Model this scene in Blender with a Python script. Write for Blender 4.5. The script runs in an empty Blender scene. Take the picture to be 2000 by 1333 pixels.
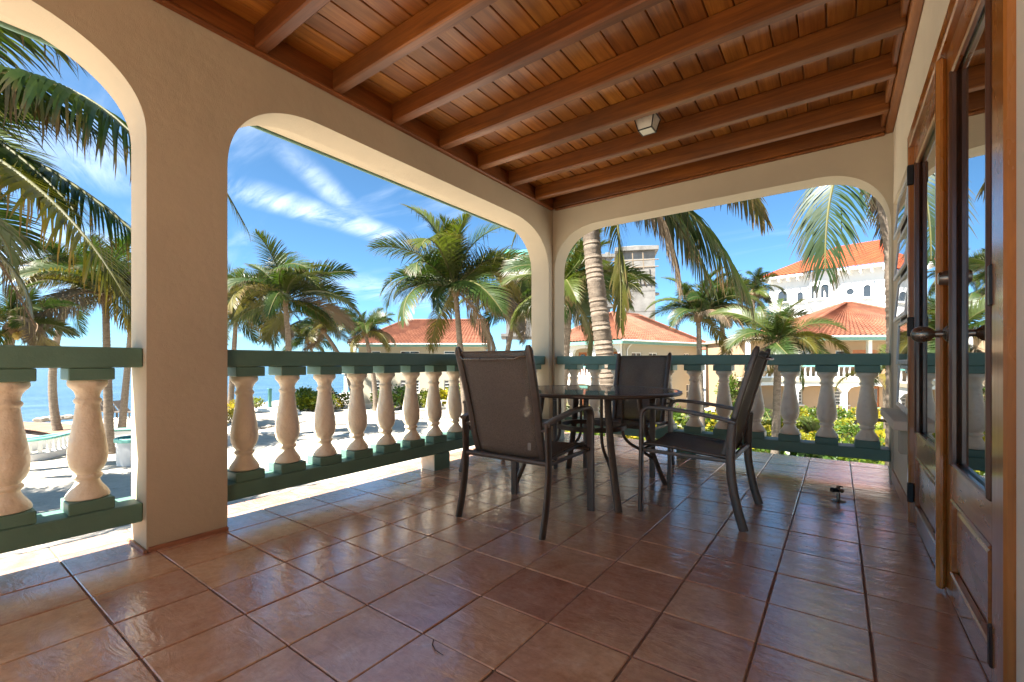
import bpy, math, random
from mathutils import Vector, Matrix

R = math.radians
YAW = 0.6352            # the camera looks this far to the left of +Y
CAMH = 1.0036
FPX, CXP, HOR = 879.0, 989.4, 708.0
G = -3.2                # ground level below the upper floor veranda
SC = bpy.context.scene
COL = SC.collection

# ------------------------------------------------------------------ camera
cam_d = bpy.data.cameras.new('camera')
cam_d.sensor_width = 36.0
cam_d.lens = 36.0 * FPX / 2000.0
cam_d.shift_x = (1000.0 - CXP) / 2000.0
cam_d.shift_y = (HOR - 666.5) / 2000.0
cam_d.clip_start = 0.05
cam_d.clip_end = 12000
cam = bpy.data.objects.new('camera', cam_d)
COL.objects.link(cam)
cam.location = (0, 0, CAMH)
cam.rotation_euler = (R(90), 0, YAW)
SC.camera = cam

# ------------------------------------------------------------------ light
SUN_EL = R(55)
TOX, TOY = -0.33, -0.944          # horizontal direction towards the sun
_n = math.hypot(TOX, TOY)
TOS = Vector((TOX/_n*math.cos(SUN_EL), TOY/_n*math.cos(SUN_EL), math.sin(SUN_EL)))
sun_d = bpy.data.lights.new('sun', 'SUN')
sun_d.energy = 3.2
sun_d.angle = R(0.53)
sun_d.color = (1.0, 0.95, 0.87)
sun = bpy.data.objects.new('sun', sun_d)
COL.objects.link(sun)
sun.rotation_mode = 'QUATERNION'
sun.rotation_quaternion = TOS.to_track_quat('Z', 'Y')
sun.location = TOS * 60

W = bpy.data.worlds.new('World')
SC.world = W
W.use_nodes = True
wn, wl = W.node_tree.nodes, W.node_tree.links
wn.clear()
wo = wn.new('ShaderNodeOutputWorld')
bg = wn.new('ShaderNodeBackground')
SKY_STRENGTH = 0.05
bg.inputs[1].default_value = SKY_STRENGTH
sky = wn.new('ShaderNodeTexSky')
sky.sky_type = 'NISHITA'
sky.sun_disc = False
sky.sun_elevation = SUN_EL
sky.sun_rotation = math.atan2(TOX, TOY)
sky.altitude = 0
sky.air_density = 0.5
sky.dust_density = 0.7
sky.ozone_density = 2.6
# high thin cirrus on a flat cloud layer: direction -> (x/z, y/z)
tc = wn.new('ShaderNodeTexCoord')
sx = wn.new('ShaderNodeSeparateXYZ')
wl.new(tc.outputs['Generated'], sx.inputs[0])
def wmath(op, a, b=None, c=None):
    n = wn.new('ShaderNodeMath'); n.operation = op
    for i, v in enumerate((a, b, c)):
        if v is None: continue
        if isinstance(v, (int, float)): n.inputs[i].default_value = v
        else: wl.new(v, n.inputs[i])
    return n.outputs[0]
zc = wmath('MAXIMUM', sx.outputs[2], 0.02)
zc2 = wmath('ADD', zc, 0.10)
cu = wmath('DIVIDE', sx.outputs[0], zc2)
cv = wmath('DIVIDE', sx.outputs[1], zc2)
cc = wn.new('ShaderNodeCombineXYZ')
wl.new(cu, cc.inputs[0]); wl.new(cv, cc.inputs[1])
def wnoise(scale, detail, rough, vec, dist=0.0):
    n = wn.new('ShaderNodeTexNoise')
    n.inputs['Scale'].default_value = scale
    n.inputs['Detail'].default_value = detail
    n.inputs['Roughness'].default_value = rough
    n.inputs['Distortion'].default_value = dist
    wl.new(vec, n.inputs['Vector'])
    return n.outputs[0]
mp = wn.new('ShaderNodeMapping')
mp.inputs['Rotation'].default_value = (0, 0, R(28))
mp.inputs['Scale'].default_value = (0.55, 1.9, 1)
mp.inputs['Location'].default_value = (6.4, 0.3, 0)
wl.new(cc.outputs[0], mp.inputs[0])
streak = wnoise(1.1, 7, 0.58, mp.outputs[0], 0.9)
broad = wnoise(0.55, 3, 0.5, cc.outputs[0])
rmp = wn.new('ShaderNodeMapRange'); rmp.interpolation_type = 'SMOOTHSTEP'
rmp.inputs[1].default_value = 0.50; rmp.inputs[2].default_value = 0.80
wl.new(streak, rmp.inputs[0])
rm2 = wn.new('ShaderNodeMapRange'); rm2.interpolation_type = 'SMOOTHSTEP'
rm2.inputs[1].default_value = 0.40; rm2.inputs[2].default_value = 0.62
wl.new(broad, rm2.inputs[0])
cov = wmath('MULTIPLY', rmp.outputs[0], rm2.outputs[0])
# a long bank of cirrus drifting over the shore
fine = wnoise(1.9, 9, 0.66, mp.outputs[0], 1.6)
def band(ax, ay, bx, by, width, amp):
    dx, dy = bx-ax, by-ay; l = math.hypot(dx, dy); nx, ny = -dy/l, dx/l
    e = wmath('ADD', wmath('MULTIPLY', cu, nx), wmath('MULTIPLY', cv, ny))
    e = wmath('SUBTRACT', e, ax*nx+ay*ny)
    e = wmath('ADD', e, wmath('MULTIPLY', wmath('SUBTRACT', broad, 0.5), width*1.6))
    e = wmath('ABSOLUTE', e)
    t = wmath('ADD', wmath('MULTIPLY', cu, dx/l), wmath('MULTIPLY', cv, dy/l))
    t = wmath('SUBTRACT', t, (ax*dx+ay*dy)/l)
    m = wn.new('ShaderNodeMapRange'); m.interpolation_type = 'SMOOTHSTEP'
    m.inputs[1].default_value = width; m.inputs[2].default_value = 0.0
    wl.new(e, m.inputs[0])
    m2 = wn.new('ShaderNodeMapRange'); m2.interpolation_type = 'SMOOTHSTEP'
    m2.inputs[1].default_value = -0.5; m2.inputs[2].default_value = 0.4
    wl.new(t, m2.inputs[0])
    m3 = wn.new('ShaderNodeMapRange'); m3.interpolation_type = 'SMOOTHSTEP'
    m3.inputs[1].default_value = l+0.5; m3.inputs[2].default_value = l-0.3
    wl.new(t, m3.inputs[0])
    f = wn.new('ShaderNodeMapRange')
    f.inputs[1].default_value = 0.36; f.inputs[2].default_value = 0.66
    wl.new(fine, f.inputs[0])
    o = wmath('MULTIPLY', m.outputs[0], m2.outputs[0])
    o = wmath('MULTIPLY', o, m3.outputs[0])
    o = wmath('MULTIPLY', o, f.outputs[0])
    return wmath('MULTIPLY', o, amp)
def cdir(px, py):       # where a line of sight meets the cloud layer
    u, v = (px-CXP)/FPX, (HOR-py)/FPX
    c, s = math.cos(YAW), math.sin(YAW)
    d = Vector((u*c-s, u*s+c, v)).normalized()
    return d.x/(d.z+0.10), d.y/(d.z+0.10)
b1 = band(*cdir(470, 375), *cdir(830, 490), 0.17, 0.62)
b2 = band(*cdir(575, 320), *cdir(720, 450), 0.10, 0.42)
b3 = band(*cdir(640, 545), *cdir(860, 600), 0.5, 0.4)
b4 = band(*cdir(-500, 430), *cdir(230, 560), 1.3, 0.75)
b5 = band(*cdir(-300, 230), *cdir(240, 330), 0.35, 0.5)
b3 = wmath('MAXIMUM', b3, wmath('MAXIMUM', b4, b5))
cov = wmath('MAXIMUM', wmath('MULTIPLY', cov, 0.30), wmath('MAXIMUM', b1, wmath('MAXIMUM', b2, b3)))
cm = wn.new('ShaderNodeMixRGB')
wl.new(cov, cm.inputs[0])
tint = wn.new('ShaderNodeMixRGB'); tint.blend_type = 'MULTIPLY'; tint.inputs[0].default_value = 1.0
tint.inputs[2].default_value = (.56, .84, .87, 1)
wl.new(sky.outputs[0], tint.inputs[1])
wl.new(tint.outputs[0], cm.inputs[1])
cm.inputs[2].default_value = (5.2, 5.7, 6.3, 1)
wl.new(cm.outputs[0], bg.inputs[0])
wl.new(bg.outputs[0], wo.inputs[0])

SC.view_settings.view_transform = 'Standard'
SC.view_settings.look = 'None'
SC.view_settings.exposure = 2.95
SC.view_settings.gamma = 1.0
SC.view_settings.use_curve_mapping = False
SC.render.engine = 'CYCLES'
SC.cycles.max_bounces = 10
SC.cycles.diffuse_bounces = 6
SC.cycles.transparent_max_bounces = 24
SC.cycles.caustics_reflective = False
SC.cycles.caustics_refractive = False
SC.cycles.use_denoising = True

# ------------------------------------------------------------------ helpers
def at(px, py, d):
    u, v = (px-CXP)/FPX, (py-HOR)/FPX
    c, s = math.cos(YAW), math.sin(YAW)
    return Vector(((u*c-s)*d, (u*s+c)*d, CAMH-v*d))

def gpt(px, py, z=G):
    d = FPX*(CAMH-z)/(py-HOR)
    return at(px, py, d)

class MB:
    def __init__(self):
        self.v, self.f, self.mi = [], [], []
        self.attr = []
    def add(self, vs, fs, m=0, a=None):
        o = len(self.v)
        self.v += [tuple(p) for p in vs]
        self.f += [tuple(i+o for i in q) for q in fs]
        self.mi += [m]*len(fs)
        self.attr += (a if a is not None else [0.0]*len(vs))
        return self
    def box(self, x0, x1, y0, y1, z0, z1, ch=0.0, m=0, M=None):
        if x0 > x1: x0, x1 = x1, x0
        if y0 > y1: y0, y1 = y1, y0
        if z0 > z1: z0, z1 = z1, z0
        if ch <= 0:
            vs = [(x, y, z) for z in (z0, z1) for y in (y0, y1) for x in (x0, x1)]
            fs = [(0,2,3,1),(4,5,7,6),(0,1,5,4),(2,6,7,3),(0,4,6,2),(1,3,7,5)]
        else:
            c = min(ch, (x1-x0)*.45, (y1-y0)*.45, (z1-z0)*.45)
            vs, idx = [], {}
            for sz in (0, 1):
                for sy in (0, 1):
                    for sxx in (0, 1):
                        X, Y, Z = (x0, x1)[sxx], (y0, y1)[sy], (z0, z1)[sz]
                        ix, iy, iz = (c, -c)[sxx], (c, -c)[sy], (c, -c)[sz]
                        b = len(vs)
                        vs += [(X, Y+iy, Z+iz), (X+ix, Y, Z+iz), (X+ix, Y+iy, Z)]
                        idx[(sxx, sy, sz)] = b
            i = idx
            fs = []
            for s in (0, 1):
                q = [i[(s,0,0)], i[(s,1,0)], i[(s,1,1)], i[(s,0,1)]]
                fs.append(tuple(q if s else q[::-1]))
                q = [i[(0,s,0)]+1, i[(1,s,0)]+1, i[(1,s,1)]+1, i[(0,s,1)]+1]
                fs.append(tuple(q[::-1] if s else q))
                q = [i[(0,0,s)]+2, i[(1,0,s)]+2, i[(1,1,s)]+2, i[(0,1,s)]+2]
                fs.append(tuple(q if s else q[::-1]))
            for a in (0, 1):
                for b in (0, 1):
                    p, q = i[(a,b,0)], i[(a,b,1)]
                    g = (p, p+1, q+1, q); fs.append(g if (a+b) % 2 == 0 else g[::-1])
                    p, q = i[(a,0,b)], i[(a,1,b)]
                    g = (p+2, p, q, q+2); fs.append(g if (a+b) % 2 == 0 else g[::-1])
                    p, q = i[(0,a,b)], i[(1,a,b)]
                    g = (p+1, p+2, q+2, q+1); fs.append(g if (a+b) % 2 == 0 else g[::-1])
            for k, b in i.items():
                g = (b, b+2, b+1); fs.append(g if sum(k) % 2 == 0 else g[::-1])
        if M is not None: vs = [tuple(M @ Vector(p)) for p in vs]
        return self.add(vs, fs, m)
    def tube(self, path, rad, n=8, up=(0,0,1), flat=None, caps=True, m=0):
        P = [Vector(p) for p in path]
        if not isinstance(rad, (list, tuple)): rad = [rad]*len(P)
        vs, fs = [], []
        u = Vector(up)
        for k, p in enumerate(P):
            t = (P[min(k+1, len(P)-1)]-P[max(k-1, 0)])
            t = t.normalized() if t.length > 1e-9 else Vector((0,0,1))
            s = t.cross(u)
            if s.length < 1e-4: s = t.cross(Vector((1,0,0)) if abs(t.x) < .9 else Vector((0,1,0)))
            s.normalize(); w = s.cross(t).normalized(); u = w
            for j in range(n):
                a = 2*math.pi*j/n
                ca, sa = math.cos(a), math.sin(a)
                if flat:
                    ca = math.copysign(abs(ca)**.6, ca)*flat[0]; sa = math.copysign(abs(sa)**.6, sa)*flat[1]
                vs.append(p + s*ca*rad[k] + w*sa*rad[k])
        for k in range(len(P)-1):
            for j in range(n):
                a, b = k*n+j, k*n+(j+1) % n
                fs.append((a, b, b+n, a+n))
        if caps:
            fs.append(tuple(range(n))[::-1]); fs.append(tuple(range((len(P)-1)*n, len(P)*n)))
        return self.add(vs, fs, m)
    def lathe(self, prof, n=24, c=(0,0,0), m=0, wob=0.0, seed=0):
        vs, fs = [], []
        rr = random.Random(seed)
        for (r, z) in prof:
            for j in range(n):
                a = 2*math.pi*j/n
                q = r*(1+wob*(rr.random()-.5))
                vs.append((c[0]+q*math.cos(a), c[1]+q*math.sin(a), c[2]+z))
        k = len(prof)
        for i in range(k-1):
            for j in range(n):
                a, b = i*n+j, i*n+(j+1) % n
                fs.append((a, b, b+n, a+n))
        fs.append(tuple(range(n))[::-1]); fs.append(tuple(range((k-1)*n, k*n)))
        return self.add(vs, fs, m)
    def mesh(self, name, mats, smooth=0):
        me = bpy.data.meshes.new(name)
        me.from_pydata(self.v, [], self.f)
        for x in (mats if isinstance(mats, (list, tuple)) else [mats]): me.materials.append(x)
        if any(self.mi): me.polygons.foreach_set('material_index', self.mi)
        if any(self.attr):
            at_ = me.attributes.new('tip', 'FLOAT', 'POINT')
            at_.data.foreach_set('value', self.attr)
        if smooth:
            me.polygons.foreach_set('use_smooth', [True]*len(me.polygons))
            me.set_sharp_from_angle(angle=R(smooth))
        me.update()
        return me
    def build(self, name, mats, parent=None, smooth=0, loc=None, rz=None):
        return obj(name, self.mesh(name, mats, smooth), parent, loc, rz)

def obj(name, me, parent=None, loc=None, rz=None):
    o = bpy.data.objects.new(name, me)
    COL.objects.link(o)
    if parent is not None: o.parent = parent
    if loc is not None: o.location = loc
    if rz is not None: o.rotation_euler = (0, 0, rz)
    return o

def tag(o, label=None, cat=None, group=None, kind=None):
    if label: o['label'] = label
    if cat: o['category'] = cat
    if group: o['group'] = group
    if kind: o['kind'] = kind
    return o

def thing(name, label, cat, loc=(0,0,0), rz=0.0, group=None):
    o = bpy.data.objects.new(name, None)
    COL.objects.link(o)
    o.empty_display_size = 0.1
    o.location = loc; o.rotation_euler = (0, 0, rz)
    return tag(o, label, cat, group)

def copy_tree(o, parent=None):
    c = o.copy(); COL.objects.link(c); c.parent = parent
    for ch in o.children: copy_tree(ch, c)
    return c

# ------------------------------------------------------------------ materials
def new_mat(name):
    m = bpy.data.materials.new(name); m.use_nodes = True
    nt = m.node_tree
    b = nt.nodes['Principled BSDF']
    return m, nt, b

class NT:
    def __init__(self, nt): self.nt = nt
    def n(self, t, **kw):
        x = self.nt.nodes.new(t)
        for k, v in kw.items(): setattr(x, k, v)
        return x
    def l(self, a, b): self.nt.links.new(a, b)
    def coord(self, kind='Object', scale=(1,1,1), rot=(0,0,0)):
        if kind == 'World':
            g = self.n('ShaderNodeNewGeometry'); src = g.outputs['Position']
        else:
            g = self.n('ShaderNodeTexCoord'); src = g.outputs[kind]
        m = self.n('ShaderNodeMapping'); m.inputs['Scale'].default_value = scale; m.inputs['Rotation'].default_value = rot
        self.l(src, m.inputs[0]); self.map = m
        return m.outputs[0]
    def noise(self, vec, scale, detail=4, rough=.55, dist=0.0):
        x = self.n('ShaderNodeTexNoise')
        x.inputs['Scale'].default_value = scale; x.inputs['Detail'].default_value = detail
        x.inputs['Roughness'].default_value = rough; x.inputs['Distortion'].default_value = dist
        self.l(vec, x.inputs['Vector']); return x.outputs[0]
    def ramp(self, fac, stops):
        x = self.n('ShaderNodeValToRGB')
        e = x.color_ramp.elements
        while len(e) > 1: e.remove(e[-1])
        for i, (p, c) in enumerate(stops):
            q = e[0] if i == 0 else e.new(p)
            q.position = p; q.color = (*c, 1)
        self.l(fac, x.inputs[0]); return x.outputs[0]
    def mix(self, fac, a, b, mode='MIX'):
        x = self.n('ShaderNodeMixRGB', blend_type=mode)
        for i, v in enumerate((fac, a, b)):
            if isinstance(v, (int, float)): x.inputs[i].default_value = v
            elif isinstance(v, tuple): x.inputs[i].default_value = (*v, 1)
            else: self.l(v, x.inputs[i])
        return x.outputs[0]
    def rng(self, v, a, b, c, d):
        x = self.n('ShaderNodeMapRange')
        for i, q in enumerate((a, b, c, d)): x.inputs[i+1].default_value = q
        self.l(v, x.inputs[0]); return x.outputs[0]
    def rand(self):
        return self.n('ShaderNodeObjectInfo').outputs['Random']
    def bump(self, h, strength, dist, bsdf, prev=None):
        x = self.n('ShaderNodeBump'); x.inputs['Strength'].default_value = strength; x.inputs['Distance'].default_value = dist
        self.l(h, x.inputs['Height'])
        if prev is not None: self.l(prev, x.inputs['Normal'])
        if bsdf is not None: self.l(x.outputs[0], bsdf.inputs['Normal'])
        return x.outputs[0]

def mat_paint(name, col, var=0.12, rough=.75, bump=.25, bscale=180, patch=2.2, dirt=None, lump=5.5, lumps=.35):
    m, nt, b = new_mat(name); T = NT(nt)
    v = T.coord('World')
    n1 = T.noise(v, patch, 5, .6)
    n2 = T.noise(v, bscale*.35, 3, .6)
    c = T.mix(T.rng(n1, .3, .7, 0, 1), tuple(x*(1-var) for x in col), tuple(min(1, x*(1+var*.6)) for x in col))
    if dirt:
        n3 = T.noise(v, 7, 8, .7)
        c = T.mix(T.rng(n3, .60, .74, 0, .6), c, dirt)
    vz = T.coord('World', (2.6, 2.6, .5)); n6 = T.noise(vz, 1.0, 6, .65)
    c = T.mix(T.rng(n6, .58, .80, 0, .30), c, tuple(x*.72 for x in col))
    T.l(c, b.inputs['Base Color'])
    b.inputs['Roughness'].default_value = rough
    n4 = T.noise(v, bscale, 2, .5)
    h = T.mix(.5, n2, n4)
    b0 = T.bump(h, bump, .004, None)
    n5 = T.noise(v, lump, 3, .5)
    T.bump(n5, lumps, .02, b, b0)
    return m

def mat_plain(name, col, rough=.5, metal=0.0, var=.0, scale=12, spec=.5, bump=0):
    m, nt, b = new_mat(name); T = NT(nt)
    b.inputs['Roughness'].default_value = rough
    b.inputs['Metallic'].default_value = metal
    b.inputs['Specular IOR Level'].default_value = spec
    b.inputs['Base Color'].default_value = (*col, 1)
    if var:
        v = T.coord('Object')
        n = T.noise(v, scale, 5, .6)
        T.l(T.mix(T.rng(n, .3, .7, 0, 1), tuple(x*(1-var) for x in col), tuple(x*(1+var) for x in col)), b.inputs['Base Color'])
        T.l(T.rng(n, .3, .7, max(.05, rough-.12), min(1, rough+.12)), b.inputs['Roughness'])
        if bump: T.bump(n, bump, .01, b)
    return m

def mat_wood(name, dark, mid, light, axis, rough=.38, coat=0.0, gs=1.0):
    """axis: 0 grain along x, 1 along y, 2 along z; each board is shifted by its own random value"""
    m, nt, b = new_mat(name); T = NT(nt)
    sc = [14*gs, 14*gs, 14*gs]; sc[axis] = 0.55*gs
    v = T.coord('World', tuple(sc))
    r = T.rand()
    off = T.n('ShaderNodeCombineXYZ')
    mul = T.n('ShaderNodeMath', operation='MULTIPLY'); mul.inputs[1].default_value = 91.0
    T.l(r, mul.inputs[0])
    for i in range(3): T.l(mul.outputs[0], off.inputs[i])
    ad = T.n('ShaderNodeVectorMath', operation='ADD'); T.l(v, ad.inputs[0]); T.l(off.outputs[0], ad.inputs[1])
    g = T.noise(ad.outputs[0], 1.6, 8, .68, 1.3)
    c = T.ramp(g, [(.25, dark), (.5, mid), (.78, light)])
    sc2 = [3.2, 3.2, 3.2]; sc2[axis] = 1.1
    v2 = T.coord('World', tuple(sc2))
    ad2 = T.n('ShaderNodeVectorMath', operation='ADD'); T.l(v2, ad2.inputs[0]); T.l(off.outputs[0], ad2.inputs[1])
    p = T.noise(ad2.outputs[0], 1.0, 5, .6)
    c = T.mix(T.rng(p, .38, .68, 0, .75), c, tuple(x*.38 for x in mid))
    hv = T.n('ShaderNodeHueSaturation')
    T.l(T.rng(r, 0, 1, .86, 1.16), hv.inputs['Value'])
    T.l(T.rng(r, 0, 1, .496, .506), hv.inputs['Hue'])
    T.l(c, hv.inputs['Color'])
    T.l(hv.outputs[0], b.inputs['Base Color'])
    T.l(T.rng(p, .3, .7, rough-.08, rough+.16), b.inputs['Roughness'])
    b.inputs['Coat Weight'].default_value = coat
    b.inputs['Coat Roughness'].default_value = .12
    T.bump(g, .25, .003, b)
    return m

def mat_tile():
    m, nt, b = new_mat('terracotta_tile'); T = NT(nt)
    v = T.coord('World')
    r = T.rand()
    off = T.n('ShaderNodeCombineXYZ')
    mul = T.n('ShaderNodeMath', operation='MULTIPLY'); mul.inputs[1].default_value = 57.0
    T.l(r, mul.inputs[0])
    for i in range(2): T.l(mul.outputs[0], off.inputs[i])
    ad = T.n('ShaderNodeVectorMath', operation='ADD'); T.l(v, ad.inputs[0]); T.l(off.outputs[0], ad.inputs[1])
    p = ad.outputs[0]
    n1 = T.noise(p, 6.5, 7, .66, .5)
    n2 = T.noise(p, 30, 5, .7)
    n3 = T.noise(p, 2.6, 4, .6)
    c = T.ramp(n1, [(.22, (.33, .155, .09)), (.42, (.54, .30, .19)), (.58, (.61, .38, .265)), (.74, (.64, .47, .38))])
    c = T.mix(T.rng(n2, .42, .70, 0, .4), c, (.28, .13, .08))
    c = T.mix(T.rng(n3, .5, .75, 0, .35), c, (.56, .36, .28))
    n5 = T.noise(p, 120, 3, .7)
    c = T.mix(T.rng(n5, .66, .80, 0, .55), c, (.52, .40, .32))
    hv = T.n('ShaderNodeHueSaturation')
    T.l(T.rng(r, 0, 1, .84, 1.12), hv.inputs['Value'])
    T.l(T.rng(r, 0, 1, .490, .510), hv.inputs['Hue'])
    T.l(c, hv.inputs['Color']); T.l(hv.outputs[0], b.inputs['Base Color'])
    T.l(T.rng(n2, .3, .75, .13, .30), b.inputs['Roughness'])
    b.inputs['Specular IOR Level'].default_value = .6
    b.inputs['Coat Weight'].default_value = .9
    b.inputs['Coat IOR'].default_value = 1.65
    b.inputs['Coat Roughness'].default_value = .13
    ms = T.n('ShaderNodeMapping'); ms.inputs['Scale'].default_value = (5.5, 15.0, 1); ms.inputs['Rotation'].default_value = (0, 0, .25)
    T.l(p, ms.inputs[0])
    w1 = T.noise(ms.outputs[0], 1.0, 4, .6, .8)
    w2 = T.noise(p, 46, 4, .65)
    h = T.mix(.2, w1, w2)
    b1 = T.bump(h, .22, .02, b)
    T.l(b1, b.inputs['Coat Normal'])
    return m

def mat_leaf(name, c1, c2, c3, tipc, trans=.35, tip0=.55, rough=.42):
    m, nt, b = new_mat(name); T = NT(nt)
    r = T.rand()
    a = T.n('ShaderNodeAttribute'); a.attribute_name = 'tip'
    v = T.coord('Object')
    n = T.noise(v, 1.7, 4, .6)
    c = T.ramp(r, [(0, c1), (.5, c2), (1, c3)])
    c = T.mix(T.rng(n, .35, .7, 0, .5), c, c3)
    c = T.mix(T.rng(a.outputs['Fac'], tip0, 1.0, 0, .95), c, tipc)
    T.l(c, b.inputs['Base Color'])
    b.inputs['Roughness'].default_value = rough
    b.inputs['Specular IOR Level'].default_value = .45
    tr = T.n('ShaderNodeBsdfTranslucent')
    tcx = T.mix(1.0, c, (1.1, 1.2, .5), 'MULTIPLY'); T.l(tcx, tr.inputs[0])
    mx = T.n('ShaderNodeMixShader'); mx.inputs[0].default_value = trans
    T.l(b.outputs[0], mx.inputs[1]); T.l(tr.outputs[0], mx.inputs[2])
    T.l(mx.outputs[0], nt.nodes['Material Output'].inputs[0])
    return m

M = {}
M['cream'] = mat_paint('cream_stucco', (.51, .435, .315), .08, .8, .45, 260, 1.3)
M['creamlit'] = mat_paint('lit_cream_stucco', (.80, .70, .53), .05, .8, .45, 260, 1.3)  # cream stucco with the light on the house wall put into its colour
M['baluster'] = mat_paint('cream_cast_concrete', (.80, .71, .56), .08, .62, .6, 90, 6, (.46, .35, .23), 16, .75)
M['green'] = mat_paint('green_paint', (.115, .225, .175), .12, .5, .35, 120, 5, (.09, .17, .13))
M['tile'] = mat_tile()
M['grout'] = mat_paint('dark_grout', (.23, .14, .10), .3, .9, .4, 200, 8)
M['skirt'] = mat_paint('terracotta_edge', (.34, .15, .085), .2, .4, .2, 90, 9)
M['plank'] = mat_wood('ceiling_board_wood', (.12, .034, .005), (.35, .120, .019), (.52, .215, .044), 1, .36)
M['rafter'] = mat_wood('rafter_wood', (.06, .016, .003), (.185, .053, .009), (.33, .112, .025), 0, .42)
M['trimwood'] = mat_wood('trim_wood', (.12, .034, .009), (.29, .092, .020), (.42, .155, .04), 1, .40)
M['doorwood'] = mat_wood('door_wood_upright', (.24, .07, .013), (.42, .14, .025), (.54, .21, .046), 2, .26, .7)
M['doorwoody'] = mat_wood('door_wood_crosswise', (.24, .07, .013), (.42, .14, .025), (.54, .21, .046), 1, .26, .7)
M['stopwood'] = mat_wood('dark_glazing_bead', (.05, .015, .006), (.10, .03, .010), (.15, .05, .018), 2, .35, .4)
M['bronze'] = mat_plain('dark_bronze_metal', (.095, .073, .057), .38, .25, .15, 30)
M['blackmetal'] = mat_plain('black_iron', (.018, .016, .015), .45, .4, .2, 40)
M['knob'] = mat_plain('aged_brass', (.22, .18, .14), .3, .8, .15, 25)
M['white'] = mat_plain('white_paint', (.78, .77, .73), .5, 0, .05, 8)
M['whitebld'] = mat_paint('white_stucco', (.62, .62, .61), .04, .85, .1, 40, .4)
M['creambld'] = mat_paint('pale_cream_stucco', (.42, .37, .27), .06, .85, .1, 40, .5)
M['peach'] = mat_paint('peach_stucco', (.42, .285, .175), .06, .85, .1, 40, .5)
M['turq'] = mat_paint('turquoise_paint', (.16, .42, .36), .12, .6, .1, 40, 3)
M['roofgreen'] = mat_paint('green_fascia', (.15, .33, .27), .1, .6, .1, 40, 3)
M['wdoor'] = mat_plain('orange_brown_door', (.42, .13, .03), .45, 0, .15, 6)
M['net'] = mat_plain('green_netting', (.10, .36, .30), .9, 0, .3, 2)
M['tarp'] = mat_plain('blue_tarpaulin', (.06, .30, .48), .5, 0, .1, 3)
M['alu'] = mat_plain('white_aluminium', (.62, .62, .60), .35, .0, .05, 20)
M['curtain'] = mat_plain('grey_curtain', (.22, .20, .17), .8, 0, .15, 5)
M['frost'] = mat_plain('frosted_glass', (.62, .60, .52), .35, 0, .05, 30)
M['rock'] = mat_paint('coral_rock', (.30, .265, .22), .3, .9, .8, 12, 3, (.14, .12, .10))
M['deck'] = mat_wood('dock_boards', (.20, .11, .07), (.34, .20, .13), (.44, .29, .2), 1, .7)
M['coconut'] = mat_plain('green_coconut', (.36, .24, .05), .5, 0, .35, 4)
M['twig'] = mat_plain('dry_twig', (.07, .035, .02), .8)

def mat_glass(name, tint, refl_ior=1.5, alpha=.5, rough=.02):
    m, nt, b = new_mat(name); T = NT(nt)
    tr = T.n('ShaderNodeBsdfTransparent'); tr.inputs[0].default_value = (*tint, 1)
    gl = T.n('ShaderNodeBsdfGlossy'); gl.inputs['Roughness'].default_value = rough
    fr = T.n('ShaderNodeFresnel'); fr.inputs[0].default_value = refl_ior
    mx = T.n('ShaderNodeMixShader')
    T.l(fr.outputs[0], mx.inputs[0]); T.l(tr.outputs[0], mx.inputs[1]); T.l(gl.outputs[0], mx.inputs[2])
    df = T.n('ShaderNodeBsdfDiffuse'); df.inputs[0].default_value = (.72, .78, .78, 1)
    m2 = T.n('ShaderNodeMixShader'); m2.inputs[0].default_value = .10
    T.l(mx.outputs[0], m2.inputs[1]); T.l(df.outputs[0], m2.inputs[2])
    T.l(m2.outputs[0], nt.nodes['Material Output'].inputs[0])
    return m
M['tableglass'] = mat_glass('grey_table_glass', (.86, .90, .89), 2.6, rough=.03)
def mat_darkglass(name, col, ior):
    m, nt, b = new_mat(name)
    b.inputs['Base Color'].default_value = (*col, 1)
    b.inputs['Roughness'].default_value = .015
    b.inputs['IOR'].default_value = ior
    return m
def mat_tinted(name):
    m, nt, b = new_mat(name); T = NT(nt)
    b.inputs['Base Color'].default_value = (.01, .011, .012, 1); b.inputs['Roughness'].default_value = .02
    gl = T.n('ShaderNodeBsdfGlossy'); gl.inputs['Roughness'].default_value = .0; gl.inputs[0].default_value = (.82, .86, .86, 1)
    mx = T.n('ShaderNodeMixShader'); mx.inputs[0].default_value = .86
    T.l(b.outputs[0], mx.inputs[1]); T.l(gl.outputs[0], mx.inputs[2])
    T.l(mx.outputs[0], nt.nodes['Material Output'].inputs[0])
    return m
M['doorglass'] = mat_tinted('tinted_door_pane')
M['farglass'] = mat_darkglass('window_pane_glass', (.035, .04, .045), 1.6)
M['winglass'] = mat_darkglass('grey_pane_glass', (.10, .095, .085), 1.5)

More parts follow.
